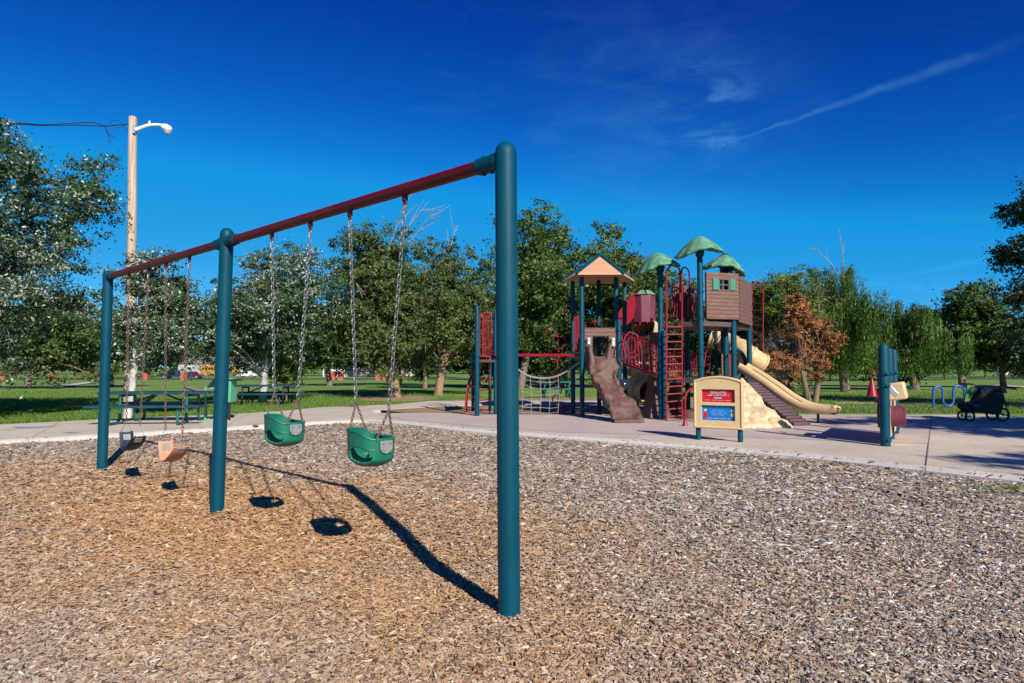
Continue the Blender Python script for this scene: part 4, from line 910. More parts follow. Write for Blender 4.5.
text('WELCOME!',um,zz[3]+hR*.76,hR*.24,M['ink'],pr_)
def lines(parent,z0s,ws,m_,h=.007,name='small_print'):
    for z,wd in zip(z0s,ws):
        g=MB(); n=int(wd/.022)
        for k in range(n):
            u=um-wd/2+k*.022; 
            if (k*7)%5==3: continue
            g.prism([SP(u,z,.031),SP(u+.016,z,.031),SP(u+.016,z+h,.031),SP(u,z+h,.031)],-yS*.001)
        g.build(name,m_,parent,smooth=0)
lines(pr_,[zz[3]+hR*k for k in (.60,.50)],[wS*.55,wS*.68],M['ink']); lines(pr_,[zz[3]+hR*.14],[wS*.82],M['ink'],.005)
g=MB(); g.prism([SP(um-.07,zz[3]+hR*.27,.031),SP(um+.05,zz[3]+hR*.27,.031),SP(um+.05,zz[3]+hR*.38,.031),SP(um-.07,zz[3]+hR*.38,.031)],-yS*.002); g.build('logo',M['inkb'],pr_,smooth=0)
lines(pb_,[zz[1]+hB*.86],[wS*.7],M['inkb']); lines(pb_,[zz[1]+hB*k for k in (.64,.54,.44,.34)],[wS*.42,wS*.5,wS*.46,wS*.4],M['inkb'],.008); lines(pb_,[zz[1]+hB*.12],[wS*.7],M['ink'],.006)
def disc(parent,u,z,r_,m_,name,sq=1.):
    g=MB(); g.prism([SP(u+r_*math.cos(a),z+r_*sq*math.sin(a),.031) for a in [2*math.pi*k/14 for k in range(14)]],-yS*.002); g.build(name,m_,parent,smooth=0)
disc(pb_,u0+.055,zz[1]+hB*.66,.022,M['inky'],'figure_head'); disc(pb_,u0+.055,zz[1]+hB*.32,.034,M['signred'],'figure_body',1.5)
disc(pb_,u1-.05,zz[1]+hB*.66,.020,M['inky'],'figure_head'); disc(pb_,u1-.05,zz[1]+hB*.38,.022,M['inky'],'figure_body',1.6)

# ------------------------------------------------------------------ freestanding play panels on the right
q1=G(885.5,446,PH); q3=G(895,433.5,PH); q2=(q1+q3)/2
PP=thing('activity_station','freestanding activity station of teal posts with tan box and red cone','play equipment',(q2.x,q2.y,PH))
for q,ty,r_ in ((q1,344,.072),(q2,347.5,.06),(q3,349,.066)):
    t_=P(0,ty,q.y).z; g=MB(); g.tube([q-Vector((0,0,.05)),(q.x,q.y,t_-.06)],r_,18,dome=True); o=g.build('post',M['teal'],PP)
    for zb in (.10,.92,1.10): 
        g=MB(); g.tube([(q.x,q.y,PH+zb-.02),(q.x,q.y,PH+zb+.02)],r_+.014,18); g.box((q.x+.0,q.y-r_-.015,PH+zb),(.05,.03,.03)); g.build('clamp',M['teal'],o)
d=(q3-q1).normalized(); nr=Vector((d.y,-d.x,0))   # to the right
def PPt(s_,n_,z): return q1.lerp(q3,s_)+nr*n_+Vector((0,0,z-PH))
g=MB(); g.prism([PPt(.07,-.02,.15),PPt(.93,-.02,.15),PPt(.93,-.02,.86),PPt(.07,-.02,.86)],nr*.05); g.build('back_board',M['tan'],PP,bevel=.01)
def orient_box(c,size,tilt): 
    m3=Matrix((nr,d,Vector((0,0,1)))).transposed()@Matrix.Rotation(tilt,3,'Y'); g=MB(); g.box(c,size,mtx=m3); return g
o=orient_box(PPt(.22,.12,.90),(.30,.36,.27),R(-10)).build('tan_box',M['tan'],PP,bevel=.03)
orient_box(PPt(.02,.10,.93),(.08,.08,.22),R(-40)).build('lever',M['silver'],o,bevel=.01)
g=MB(); c=PPt(.4,.02,.48); e=PPt(.4,.21,.49); g.tube([c,e],.17,22); g.tube([e,e+nr*.02],.14,22); g.build('purple_drum',M['plum'],PP)
g=MB(); c=PPt(.3,-.05,.50); g.tube([c,c-nr*.09],.20,20); g.build('plum_disc',M['steps'],PP)
o=orient_box(PPt(.25,-.09,.83),(.12,.36,.26),R(14)).build('brown_box',M['brown'],PP,bevel=.03)
c=PPt(.15,-.19,.94); g=MB(); g.lathe([(.085,-.12),(.078,-.09),(.042,.07),(.022,.13),(.012,.16)],c,16); cone=g.build('red_cone',M['red'],PP)
g=MB(); g.tube(bez([c+Vector((0,0,.15)),c+Vector((.02,0,.27)),c+Vector((.08,0,.28)),PPt(.0,-.05,1.16)],5),.012,8); g.build('cone_arm',M['red'],cone)
g=MB(); g.tube([PPt(.22,.22,.96),PPt(.22,.32,.96)],.014,8); g.lathe([(.025,-.02),(.035,0),(.02,.02)],PPt(.22,.33,.96),10); g.build('peg',M['teal'],PP)

# ------------------------------------------------------------------ bike rack, stroller
br=G(932.5,409,.0); Yb=br.y; BRK=thing('bike_rack','blue wave shaped bicycle rack standing on the lawn edge','bike rack',(xat(948,Yb),Yb,0))
top=P(0,386.5,Yb).z; low=P(0,405.5,Yb).z
def hump(x0,x1,zc,up,n=9):
    c=(x0+x1)/2; r_=(x1-x0)/2; return [Vector((c-r_*math.cos(math.pi*k/(n-1)),Yb,zc+up*r_*math.sin(math.pi*k/(n-1)))) for k in range(n)]
X=[xat(p,Yb) for p in (932.5,942,952.5,963.5)]; rr=(X[1]-X[0])/2
pts=[Vector((X[0],Yb,-.05))]+hump(X[0],X[1],top-rr,1)+hump(X[1],X[2],low+rr,-1)+hump(X[2],X[3],top-rr,1)+[Vector((X[3],Yb,-.05))]
g=MB(); g.tube(pts,.032,12); g.build('rack_tube',M['blue'],BRK)
g=MB(); g.tube([Vector((X[0],Yb,0)),Vector((X[0],Yb,.012))],.08,12); g.tube([Vector((X[3],Yb,0)),Vector((X[3],Yb,.012))],.08,12); g.build('foot_plate',M['blue'],BRK)
Ys=14.3; ST=thing('stroller','black double jogging stroller parked in the shade by the bike rack','stroller',(xat(985,Ys),Ys,PH))
def S(px,py,dy=0): return P(px,py,Ys)+Vector((0,dy,0))
WD=.15
def wheel(px,py,r_,dy,parent=ST):
    c=S(px,py,dy); c.z=PH+r_; g=MB(); g.tube([c+Vector((math.cos(a)*r_*.9,0,math.sin(a)*r_*.9)) for a in [2*math.pi*k/28 for k in range(28)]],r_*.10+.008,8,closed=True); o=g.build('wheel',M['rubber'],parent)
    g=MB(); 
    for k in range(10): a=2*math.pi*k/10; g.tube([c,c+Vector((math.cos(a)*r_*.85,0,math.sin(a)*r_*.85))],.004,5)
    g.tube([c-Vector((0,.03,0)),c+Vector((0,.03,0))],.02,10); g.tube([c+Vector((math.cos(a)*r_*.82,0,math.sin(a)*r_*.82)) for a in [2*math.pi*k/28 for k in range(28)]],.007,6,closed=True); g.build('spokes',M['silver'],o)
for dy in (-WD,WD): wheel(997.5,412,.15,dy); 
for dy in (-WD*.8,WD*.8): wheel(966,413,.11,dy)
def loftbody(name,outl,m_,hw_,parent=ST,bev=.04):
    g=MB(); g.prism([S(a,b_,-hw_) for a,b_ in outl],(0,2*hw_,0)); return g.build(name,m_,parent,bevel=bev)
loftbody('body',[(968,412),(994,414),(998,399),(996,389),(990,386.5),(978,388),(974,393),(970,401),(964,404)],M['fabric'],.23)
loftbody('canopy',[(976,393),(979,387.5),(986,385),(993,385.5),(998,388.5),(999,393),(994,392),(985,390)],M['fabric'],.26,bev=.03)
loftbody('footwell',[(962,408),(964,403),(972,403),(976,410),(968,412)],M['fabric'],.2)
loftbody('side_flap',[(964,402),(967,384.5),(972,386),(977,389),(972,396),(969,401)],M['fabgreen'],.02,bev=.004)
g=MB(); 
for dy in (-.23,.23):
    g.tube([S(966,384,dy),S(982,390,dy),S(997,400,dy),S(1000.5,416,dy)],.013,8); g.tube([S(963,406,dy),S(985,411,dy),S(1000.5,415,dy)],.013,8); g.tube([S(967,416,dy*.8),S(972,404,dy),S(978,392,dy)],.011,8)
g.tube([S(966,384,-.23),S(966,384,.23)],.018,8); g.tube([S(996,388,-.3),S(1006,389,-.3),S(1008,388,-.2),S(1008,388,.2),S(1006,389,.3),S(996,388,.3)],.012,8); g.build('frame',M['dark'],ST)
g=MB(); g.tube([S(973,391,-.245),S(977,387,-.265),S(985,385.6,-.27),S(990,385.2,-.27)],.009,6); g.tube([S(964,404,-.24),S(972,405.5,-.24)],.010,6); g.build('blue_piping',M['blue'],ST)

# ------------------------------------------------------------------ light pole, cables
LPY=17.0; lpx=xat(130.5,LPY); LP=thing('light_pole','weathered wooden utility pole with a white street light arm','light pole',(lpx,LPY,0))
ztop=P(0,117,LPY).z; xtop=P(132.8,117,LPY).x
g=MB(); g.tube([(lpx-.03,LPY,-.1),(lpx,LPY,2),(xtop,LPY,ztop-.01),(xtop,LPY,ztop)],[.135,.125,.100,.095],18); g.build('pole',M['polewood'],LP,smooth=60)
def LQ(px,py): return P(px,py,LPY-.05)
g=MB(); am=bez([LQ(136,130),LQ(142,127.5),LQ(150,125.2),LQ(160,125),LQ(165,126)],5); g.tube(am,[.055-.001*i for i in range(len(am))],10); arm=g.build('lamp_arm',M['white'],LP)
g=MB(); hd_=bez([LQ(161.5,126),LQ(166,127.5),LQ(171.5,129.5)],4); g.tube(hd_,[.04,.07,.085,.09,.095,.09,.08,.07,.04],14); lh=g.build('lamp_head',M['white'],LP)
g=MB(); c=LQ(167.6,131); g.lathe([(.02,-.10),(.07,-.085),(.095,-.03),(.10,.03)],c,14); g.build('lamp_lens',M['silver'],lh)
g=MB(); g.box(LQ(136,130)+Vector((-.02,-.06,0)),(.06,.05,.22)); g.lathe([(.03,0),(.03,.06),(.012,.09)],LQ(149.5,123.5),8); g.build('bracket',M['silver'],arm)
lcol=Vector((xtop,LPY-.1,0))
g=MB(); far_w=Vector((-30,21,6.95))
w1=[LQ(110,124)]; 
g.tube(bez([P(-160,127,LPY+2),P(0,124.2,LPY+.5),P(40,125.5,LPY),P(75,125,LPY),P(100,126,LPY),P(118,125,LPY-.1),P(128,124,LPY-.1)],4),.014,6)
g.tube(bez([P(-160,124,LPY+2),P(0,122.8,LPY+.5),P(40,124.6,LPY),P(75,123,LPY),P(92,122.6,LPY),P(104,126,LPY),P(108,133,LPY),P(110,143,LPY)],4),.012,6)
g.tube(bez([P(106,128,LPY),P(108,134,LPY),P(113,137,LPY),P(115,138,LPY)],4),.010,6)
g.tube(bez([P(110,124,LPY),P(112,121,LPY),P(118,120.5,LPY),P(124,126,LPY),P(128,132,LPY),P(130,134,LPY-.1)],4),.008,6)
g.tube(bez([P(113,125,LPY),P(119,128,LPY),P(126,124,LPY),P(130,123,LPY)],4),.007,6)
o=g.build('overhead_cable',M['dark']); tag(o,'black overhead cable with frayed loose ends by the wooden pole','cable')

# ------------------------------------------------------------------ picnic tables, bin
def picnic(c,rz,L_,label,mt='teal_d',ml='green_leg',zs=.92):
    t=thing('picnic_table',label,'picnic table',c,rz,'teal picnic tables')
    def pl(name,x0,x1,y0,y1,z,th=.05,m_=mt):
        g=MB(); n=3 if 'top' in name else 1
        for k in range(n):
            a=y0+(y1-y0)*k/n; b_=y0+(y1-y0)*(k+1)/n-.012; g.box(((x0+x1)/2,(a+b_)/2,z*zs),(x1-x0,b_-a,th))
        return g.build(name,M[m_],t,world=False,bevel=.006)
    pl('table_top',-L_/2,L_/2,-.36,.36,.70); pl('bench',-L_/2,L_/2,-.86,-.60,.42); pl('bench',-L_/2,L_/2,.60,.86,.42)
    for s_ in (-1,1):
        x=s_*L_*.30
        for sy in (-1,1):
            g=MB(); g.tube([(x,sy*.30,.66*zs),(x,sy*.32,.10),(x,sy*.40,.035),(x,sy*.72,.035),(x,sy*.76,.08),(x,sy*.73,.39*zs)],.03,10); g.build('leg',M[ml],t,world=False)
        g=MB(); g.tube([(x,-.8,.37),(x,.8,.37)],.025,8); g.tube([(x,-.33,.64*zs),(x,.33,.64*zs)],.025,8); g.build('cross_bar',M['dark'],t,world=False)
        g=MB(); g.tube([(x,0,.38),(x-s_*.55,0,.65*zs)],.02,8); g.build('brace',M['dark'],t,world=False)
    return t
pa=G(163,421,PH); picnic((xat(156,13.7),13.9,PH),R(5),2.25,'teal metal picnic table on the concrete by the wooden pole')
picnic((xat(277,22.5),21.5,0),R(4),2.2,'dark teal picnic table in the shade under the silvery poplar','teal_d','dark')
pt_=G(553,398.5,0); picnic((xat(556,25.5),25.5,0.02),R(2),1.6,'turquoise picnic table seen behind the rope net','green_leg','green_leg')
bY=14.6; BN=thing('litter_bin','mint green metal bin frame with dark sloped lid behind the middle swing post','bin',(xat(221,bY),bY,0))
g=MB(); g.box((xat(229.5,bY),bY,P(0,390,bY).z),(.22,.34,.55)); g.build('bin_body',M['binGreen'],BN,bevel=.015)
for px in (209,212.5,226,233):
    g=MB(); q=Vector((xat(px,bY),bY+(.14 if px in(212.5,226) else -.14),0)); g.bar(q+Vector((0,0,.06 if px<220 else 0)),q+Vector((0,0,P(0,387,bY).z)),.035,.035); g.build('leg',M['binGreen' if px<220 else 'dark'],BN)
g=MB(); g.bar((xat(208,bY),bY-.14,.10),(xat(214,bY),bY-.14,.10),.03,.04); g.bar((xat(208,bY),bY-.14,P(0,388,bY).z),(xat(230,bY),bY-.14,P(0,388,bY).z),.03,.04); g.build('rail',M['binGreen'],BN)
g=MB(); g.prism([P(207,386.5,bY-.2),P(214.5,378,bY-.2),P(216,378.5,bY-.2),P(209,387.5,bY-.2)],(0,.4,0)); g.prism([P(214.5,378,bY-.2),P(216,377,bY-.2),P(235,380,bY-.2),P(235,381,bY-.2)],(0,.4,0)); g.build('lid',M['dark'],BN)

# ------------------------------------------------------------------ trees
def cardleaves(name, cen, size, m_, rg, tint, parent, o0, elong=.55, flat=0., down=None, outw=None):
    n=len(cen); nr=rand_dirs(n,rg)
    if outw is not None: nr=nr*.75+outw*.85; nr[:,2]+=.28
    nr/=np.linalg.norm(nr,axis=1,keepdims=True)
    if down is not None:
        ax=np.stack([rg.normal(0,.18,n),rg.normal(0,.18,n),-np.ones(n)],1)
    else: ax=rand_dirs(n,rg)
    ax=ax-nr*(ax*nr).sum(1,keepdims=True); ax/=np.maximum(np.linalg.norm(ax,axis=1,keepdims=True),1e-6); sd=np.cross(nr,ax)
    l=(size*(.6+.8*rg.random(n)))[:,None]; w_=l*elong
    V=np.stack([cen-ax*l*.5,cen+sd*w_*.5+ax*l*.05,cen+ax*l*.5,cen-sd*w_*.5+ax*l*.05],1).reshape(-1,3)-np.array(o0)
    o=fastmesh(name,V,np.arange(n*4).reshape(-1,4),LM[m_],tint); o.parent=parent; return o
def tree(name,label,base,crown,rad,lm='elm',bark='bark',tr=.2,nclump=120,nleaf=150,leaf=.12,cs=.17,seed=1,lobes=9,fork=.35,group='trees around the lawn',droop=0,dead=0,low=.0,stems=None,limbs=26,elong=.55,tmean=.45,twiglen=0,lobelist=None,cat='tree',crown_name='crown',spread=(.55,1.0)):
    rg=np.random.default_rng(seed); base=Vector(base); crown=Vector(crown); rad=Vector(rad)
    t=thing(name,label,cat,base,0,group)
    lb=[]
    if lobelist: lb=[(np.array(a),np.array(b_)) for a,b_ in lobelist]
    else:
        for k in range(lobes):
            d=rand_dirs(1,rg)[0]; d[2]=d[2]*.9+.05; q=d*(.25+.42*rg.random()); s_=.34+.24*rg.random(); lb.append((q,np.array([s_,s_,s_*(.75+.3*rg.random())])))
        lb.append((np.zeros(3),np.array([.6,.6,.6])))
    cc=[]; R_=np.array(rad); K=np.array(crown)
    while len(cc)<nclump:
        q,s_=lb[rg.integers(len(lb))]; d=rand_dirs(1,rg)[0]; p=q+d*s_*(spread[0]+(spread[1]-spread[0])*rg.random()**.5)*rg.choice([1,1,1,.6])
        if p[2]<-1.0+low: continue
        cc.append(K+p*R_)
    cc=np.array(cc); mr=float(np.mean(R_)); cr=mr*cs*(.6+.8*rg.random(nclump))
    # leaves
    idx=np.repeat(np.arange(nclump),nleaf); n=len(idx)
    if droop:
        L_=droop*(.4+.9*rg.random(nclump)); u=rg.random(n)
        nst=6; st=rg.integers(0,nst,n); off=rg.normal(0,1,(nclump,nst,2))*cr[:,None,None]*.55
        o2=off[idx,st]; ph=rg.random((nclump,nst))*.9+.4; drop=u*L_[idx]*ph[idx,st]
        cen=cc[idx]+np.stack([o2[:,0]*(1+.15*u),o2[:,1]*(1+.15*u),-drop+cr[idx]*.5],1)+rg.normal(0,leaf*.35,(n,3))
        kp=cen[:,2]>base.z+.7+.5*rg.random(len(cen)); cen=cen[kp]; idx=idx[kp]
    else:
        nsub=9; so=rand_dirs(nclump*nsub,rg).reshape(nclump,nsub,3)*(rg.random((nclump,nsub))**.4)[:,:,None]; so[:,:,2]*=.7
        si=rg.integers(0,nsub,n); d=rand_dirs(n,rg)*(rg.random(n)**.5)[:,None]; d[:,2]*=.6
        cen=cc[idx]+so[idx,si]*cr[idx][:,None]*1.05+d*cr[idx][:,None]*.42
        # small sprigs leaving each clump
        m_=rg.random(n)<.18; cen[m_]+= (d[m_]*cr[idx][m_][:,None])*.7
    kp=cen[:,2]>base.z+.25; cen=cen[kp]; idx=idx[kp]; n=len(cen)
    ow=(cen-cc[idx])/np.maximum(cr[idx],.01)[:,None]+(cen-K)/R_*.5; ow/=np.maximum(np.linalg.norm(ow,axis=1,keepdims=True),.05)
    # clump-to-clump colour differences belong to the leaves
    cid=idx
    tn=np.clip(rg.normal(tmean,.20,n)+rg.normal(0,.09,nclump)[cid],0,1)
    if lm=='poplar':
        wh=rg.random(nclump)<.38; pw=np.where(wh[cid],.36,.08); tn=np.where(rg.random(n)<pw,.80+.2*rg.random(n),np.minimum(tn,.72))
    cardleaves(crown_name,cen,leaf,lm,rg,tn,t,base,elong=elong,down=True if droop else None,outw=ow)
    # trunk and limbs
    g=MB(); stems=stems or [(base,crown)]
    for (b0,tp) in stems:
        b0=Vector(b0); tp=Vector(tp); k1=b0.lerp(tp,.35)+Vector((rg.normal(0,.08),rg.normal(0,.08),0))*tr*3; k2=b0.lerp(tp,.7)+Vector((rg.normal(0,.1),rg.normal(0,.1),0))*tr*4
        path=bez([b0-Vector((0,0,.15)),b0+Vector((0,0,.02)),k1,k2,tp],5); n_=len(path); rr=[tr*(1.45 if i<2 else 1.25 if i<6 else 1.05-.85*(i/(n_-1))) for i in range(n_)]; rr=[tr*(.22+.78*(1-i/(n_-1))**.8)+(tr*.45*max(0,1-i/5.)) for i in range(n_)]
        g.tube(path,rr,12,caps=False)
    order=rg.permutation(nclump)[:limbs]
    for i in order:
        b0,tp=stems[int(rg.integers(len(stems)))]; b0=Vector(b0); tp=Vector(tp); q=Vector(cc[i]); kk=fork+(1-fork)*rg.random()*.85; s_=b0.lerp(tp,kk)
        if s_.z>q.z: s_=b0.lerp(tp,fork)
        mid=s_.lerp(q,.5)+Vector((0,0,.12*(q-s_).length))*(1 if not droop else 1.4); r0=tr*(.42 if (q-s_).length>mr*.5 else .28)*(1-.5*kk)
        pth_=bez([s_,mid,q],4); g.tube(pth_,[r0*(1-.85*j/(len(pth_)-1))+.006 for j in range(len(pth_))],6,caps=False)
        if twiglen:
            for _ in range(6):
                e=q+Vector(rand_dirs(1,rg)[0])*twiglen*(.5+rg.random()); g.tube([s_.lerp(q,.75),q,e],[r0*.3+.006,.012,.004],4,caps=False)
    g.build('trunk',M[bark],t,smooth=60)
    if dead:
        g=MB()
        for k in range(dead):
            d=Vector(rand_dirs(1,rg)[0]); d.z=abs(d.z)*1.4+.5; d.normalize(); s_=crown+Vector((0,0,rad.z*.3)); e=crown+Vector((d.x*rad.x,d.y*rad.y,d.z*rad.z))*1.05
            pth_=bez([s_,s_.lerp(e,.5)+Vector(rand_dirs(1,rg)[0])*.2,e],4); g.tube(pth_,[.03*(1-.9*j/(len(pth_)-1))+.004 for j in range(len(pth_))],5,caps=False)
            for _ in range(5):
                a=pth_[int(rg.integers(4,8))]; b_=a+(d+Vector(rand_dirs(1,rg)[0])*.8).normalized()*rad.z*.22*(.4+rg.random()); g.tube([a,a.lerp(b_,.5)+Vector(rand_dirs(1,rg)[0])*.06,b_],[.016,.011,.004],4,caps=False)
        g.build('dead_branches',M['twig'],t)
    return t
def at(px,py,Y): return P(px,py,Y)
def gr(px,Y): return Vector((xat(px,Y),Y,gz(0,Y)))
# silvery poplars, left
tree('poplar_tree','large silvery poplar filling the left edge of the picture',Vector((-14.6,15.0,0)),Vector((-14.25,14.8,4.1)),(4.2,3.3,3.45),'poplar','bark_white',.22,600,300,.080,.135,seed=5,lobes=12,limbs=34,lobelist=[((x*.34+.08*((k*7)%3-1),y,z_),(.30,.42,.30)) for k,(x,y,z_) in enumerate([(x,y,z) for x in (-2,-1,0,1,2) for z in (-.72,-.32,.08,.42) for y in (-.25,.3) if abs(x)*.34<.98-abs(z)*.5]+[(0,0,.62),(1,.1,.60),(-1,0,.6)])],twiglen=.35,group='silvery poplar trees')
pY=16.1
tree('poplar_tree','small silvery poplar directly behind the wooden pole',gr(129,pY),at(162,308,pY),(1.75,1.3,1.65),'poplar','bark_white',.13,120,280,.075,.22,seed=9,lobes=8,limbs=30,fork=.45,twiglen=.3,group='silvery poplar trees',stems=[(gr(129,pY),gr(129,pY)+Vector((.25,.1,3.6)))])
pY=22.5
tree('poplar_tree','silvery poplar with a leaning whitish trunk beside the shaded picnic table',gr(263,pY),at(268,318,pY),(3.1,2.8,2.95),'poplar','bark_white',.17,260,270,.090,.17,seed=12,lobes=11,limbs=30,fork=.3,twiglen=.35,dead=1,group='silvery poplar trees')
tree('elm_tree','dark green tree behind the large silvery poplar at the left',gr(28,42),at(35,338,42),(7.2,4.0,3.3),'elm','bark',.25,190,170,.20,.17,seed=15,lobes=11,limbs=20)
tree('elm_tree','light green tree seen between the big poplar and the wooden pole',gr(112,48),at(112,345,48),(3.4,3.0,2.7),'hedge','bark',.2,110,150,.20,.2,seed=16,lobes=9,limbs=14)
# elms in the middle
pY=26.5
tree('elm_tree','elm with a thick reddish trunk standing in a ring of soil',gr(396,pY),at(385,292,pY),(2.8,2.8,4.5),'elm','bark_red',.27,260,190,.12,.17,seed=21,lobes=12,limbs=36,fork=.28,twiglen=.4,dead=3)
pY=28.5
tree('elm_tree','elm with a mottled trunk leaning right, left of the front swing post',gr(438,pY),at(452,306,pY),(3.4,3.0,3.8),'elm','bark_red',.24,260,190,.125,.17,seed=23,lobes=12,limbs=36,fork=.3,twiglen=.4,dead=1)
pY=40
tree('elm_tree','tallest elm rising behind the front swing post',gr(520,pY),at(534,284,pY),(3.9,4.2,6.5),'elm2','bark',.32,260,180,.19,.16,seed=31,lobes=12,limbs=40)
tree('elm_tree','bushy elm behind the roofed play tower',gr(622,42),at(622,300,42),(4.9,4.6,5.1),'elm2','bark',.32,270,180,.19,.16,seed=33,lobes=12,limbs=40)
tree('elm_tree','dark elm behind the rope net',gr(565,46),at(565,333,46),(6.4,4.6,4.8),'dark','bark',.3,200,170,.22,.17,seed=34,lobes=10,limbs=20)
tree('elm_tree','elm behind the leaf roofed tower',gr(680,48),at(685,335,48),(5.6,4.6,4.6),'dark','bark',.3,180,170,.22,.18,seed=35,lobes=10,limbs=20)
tree('elm_tree','dark elm between the two elm trunks in the distance',gr(478,50),at(470,332,50),(5.8,4.6,5.2),'dark','bark',.3,200,170,.24,.17,seed=36,lobes=10,limbs=20)
tree('elm_tree','dark elm behind the silvery poplar with the leaning trunk',gr(330,52),at(325,330,52),(6.0,4.6,4.4),'dark','bark',.28,180,160,.24,.18,seed=37,lobes=10,limbs=20)
tree('elm_tree','shady elm left of the sandy ground in the distance',gr(400,58),at(395,330,58),(6.0,4.6,4.8),'dark','bark',.28,180,160,.26,.18,seed=38,lobes=10,limbs=20)
tree('elm_tree','low dark tree between the reddish elm trunk and the mottled one',gr(425,42),at(425,345,42),(2.9,2.6,2.9),'dark','bark',.2,120,170,.2,.2,seed=39,lobes=9,limbs=14)
tree('elm_tree','low dark tree behind the left play tower',gr(495,44),at(492,348,44),(3.2,2.6,2.7),'dark','bark',.2,120,170,.2,.2,seed=40,lobes=9,limbs=14)
# right hand group
pY=25.5
tree('pine_tree','green topped pine with bare lower branches beside the tall play tower',gr(778,pY),at(782,305,pY),(1.9,1.8,1.9),'pine','bark',.17,120,220,.13,.22,seed=41,lobes=9,limbs=50,fork=.25,twiglen=.7,low=.15,elong=.3,tmean=.5,group='trees on the right')
pY=23.2; b1=gr(808,pY); b2=gr(815,pY)
tree('dead_cedar_tree','forked cedar with dead orange brown foliage',gr(811,pY),at(799,347,pY),(1.05,1.1,1.6),'brown','bark',.13,110,170,.09,.19,seed=43,lobes=8,limbs=40,fork=.4,twiglen=.4,elong=.35,group='trees on the right',stems=[(b1-Vector((0,0,0)),at(799,345,pY)),(b2,at(826,335,pY))],lobelist=[((.1,0,.5),(.45,.5,.5)),((.85,0,.1),(.42,.4,.55)),((-.7,0,-.45),(.75,.5,.36)),((.3,0,-.35),(.6,.5,.42)),((-.05,0,.9),(.22,.3,.3))])
pY=24.3
tree('dead_cedar_tree','thinly leaved dying cedar between the pine and the orange brown cedar',gr(787,pY),at(780,358,pY),(1.5,1.2,1.2),'brown','twig',.09,42,60,.09,.22,seed=44,lobes=6,limbs=42,fork=.2,twiglen=.7,elong=.3,tmean=.3,group='trees on the right')
pY=34
tree('willow_tree','weeping willow with long hanging strands behind the orange brown cedar',gr(845,pY),at(842,304,pY),(2.7,2.8,3.7),'willow','bark',.3,130,400,.17,.13,seed=51,lobes=10,limbs=46,droop=3.4,elong=.22,dead=3,group='trees on the right')
pY=38
tree('willow_tree','lower weeping willow behind the freestanding play panel',gr(915,pY),at(905,338,pY),(3.6,3.0,2.5),'willow','bark',.3,130,390,.19,.13,seed=53,lobes=10,limbs=46,droop=2.8,elong=.22,group='trees on the right')
tree('elm_tree','rounded dark green tree left of the stroller in the distance',gr(962,45),at(962,334,45),(3.0,3.4,4.3),'elm2','bark',.3,170,170,.2,.18,seed=55,lobes=10,limbs=30,group='trees on the right')
tree('elm_tree','dark low tree behind the black stroller',gr(1003,44),at(1003,348,44),(3.6,3.4,2.4),'dark','bark',.25,130,170,.2,.2,seed=56,lobes=9,limbs=26,group='trees on the right')
tree('elm_tree','dark tree between the two willows',gr(880,48),at(880,343,48),(5.6,3.4,3.6),'dark','bark',.25,150,160,.24,.2,seed=57,lobes=9,limbs=20,group='trees on the right')
tree('elm_tree','dark tree behind the open tan slide',gr(760,44),at(752,338,44),(4.0,3.4,3.0),'dark','bark',.25,130,160,.24,.2,seed=58,lobes=9,limbs=20,group='trees on the right')
# dark overhanging tree, right edge
tree('overhanging_tree','dark tree reaching in from the right edge above the stroller',Vector((19.6,19,0)),Vector((19.0,19,4.2)),(4.4,4.0,3.7),'dark','bark',.24,330,200,.10,.10,seed=61,limbs=80,twiglen=.4,group='trees on the right',lobelist=[((-.62,0,.50),(.24,.4,.14)),((-.70,0,.15),(.28,.4,.12)),((-.66,0,-.18),(.32,.4,.12)),((-.60,0,-.50),(.34,.4,.16)),((-.45,0,.82),(.26,.4,.14)),((-.45,0,-.75),(.36,.4,.18)),((-.2,0,.3),(.4,.5,.4)),((-.2,0,-.3),(.4,.5,.4)),((.3,0,0),(.5,.5,.6))])
# trees outside the frame whose shade falls on the pavement
tree('shade_tree','leafy tree right of the picture shading the stroller',Vector((14.6,5.9,0)),Vector((14.4,5.8,5.1)),(5.0,2.5,1.2),'dark','bark',.25,300,150,.16,.16,seed=63,group='shade trees beside the pavement')
tree('shade_tree','leafy tree behind the viewer shading the right hand pavement',Vector((12.9,-2.0,0)),Vector((12.6,-1.2,6.3)),(3.8,1.5,1.0),'dark','bark',.2,70,110,.16,.16,seed=64,group='shade trees beside the pavement')
# distant line of trees, each with its own place
far_t=[(-70,150,338,7,'hedge'),(-20,140,342,6,'dark'),(18,128,352,3.2,'hedge'),(45,135,354,3.2,'hedge'),(75,130,352,4.2,'hedge'),(103,128,352,4.4,'hedge'),(128,150,345,5,'dark'),(150,170,342,7,'dark'),(190,230,348,8,'hedge'),(225,240,344,9,'dark'),(262,200,342,8,'hedge'),(300,180,340,7,'dark'),(335,190,342,8,'hedge'),(365,170,336,8,'dark'),(405,160,338,8,'dark'),(445,150,338,7,'hedge'),(490,120,338,6,'dark'),(530,115,336,6,'hedge'),(575,110,334,6,'dark'),(620,115,338,6,'hedge'),(665,110,336,6,'dark'),(705,105,338,6,'dark'),(745,110,340,6,'hedge'),(790,95,338,5.5,'dark'),(830,100,340,5.5,'dark'),(870,105,338,6,'dark'),(910,110,340,6,'hedge'),(945,115,342,6,'dark'),(985,150,350,8,'dark'),(1030,160,348,8,'hedge'),(1080,140,340,8,'dark')]
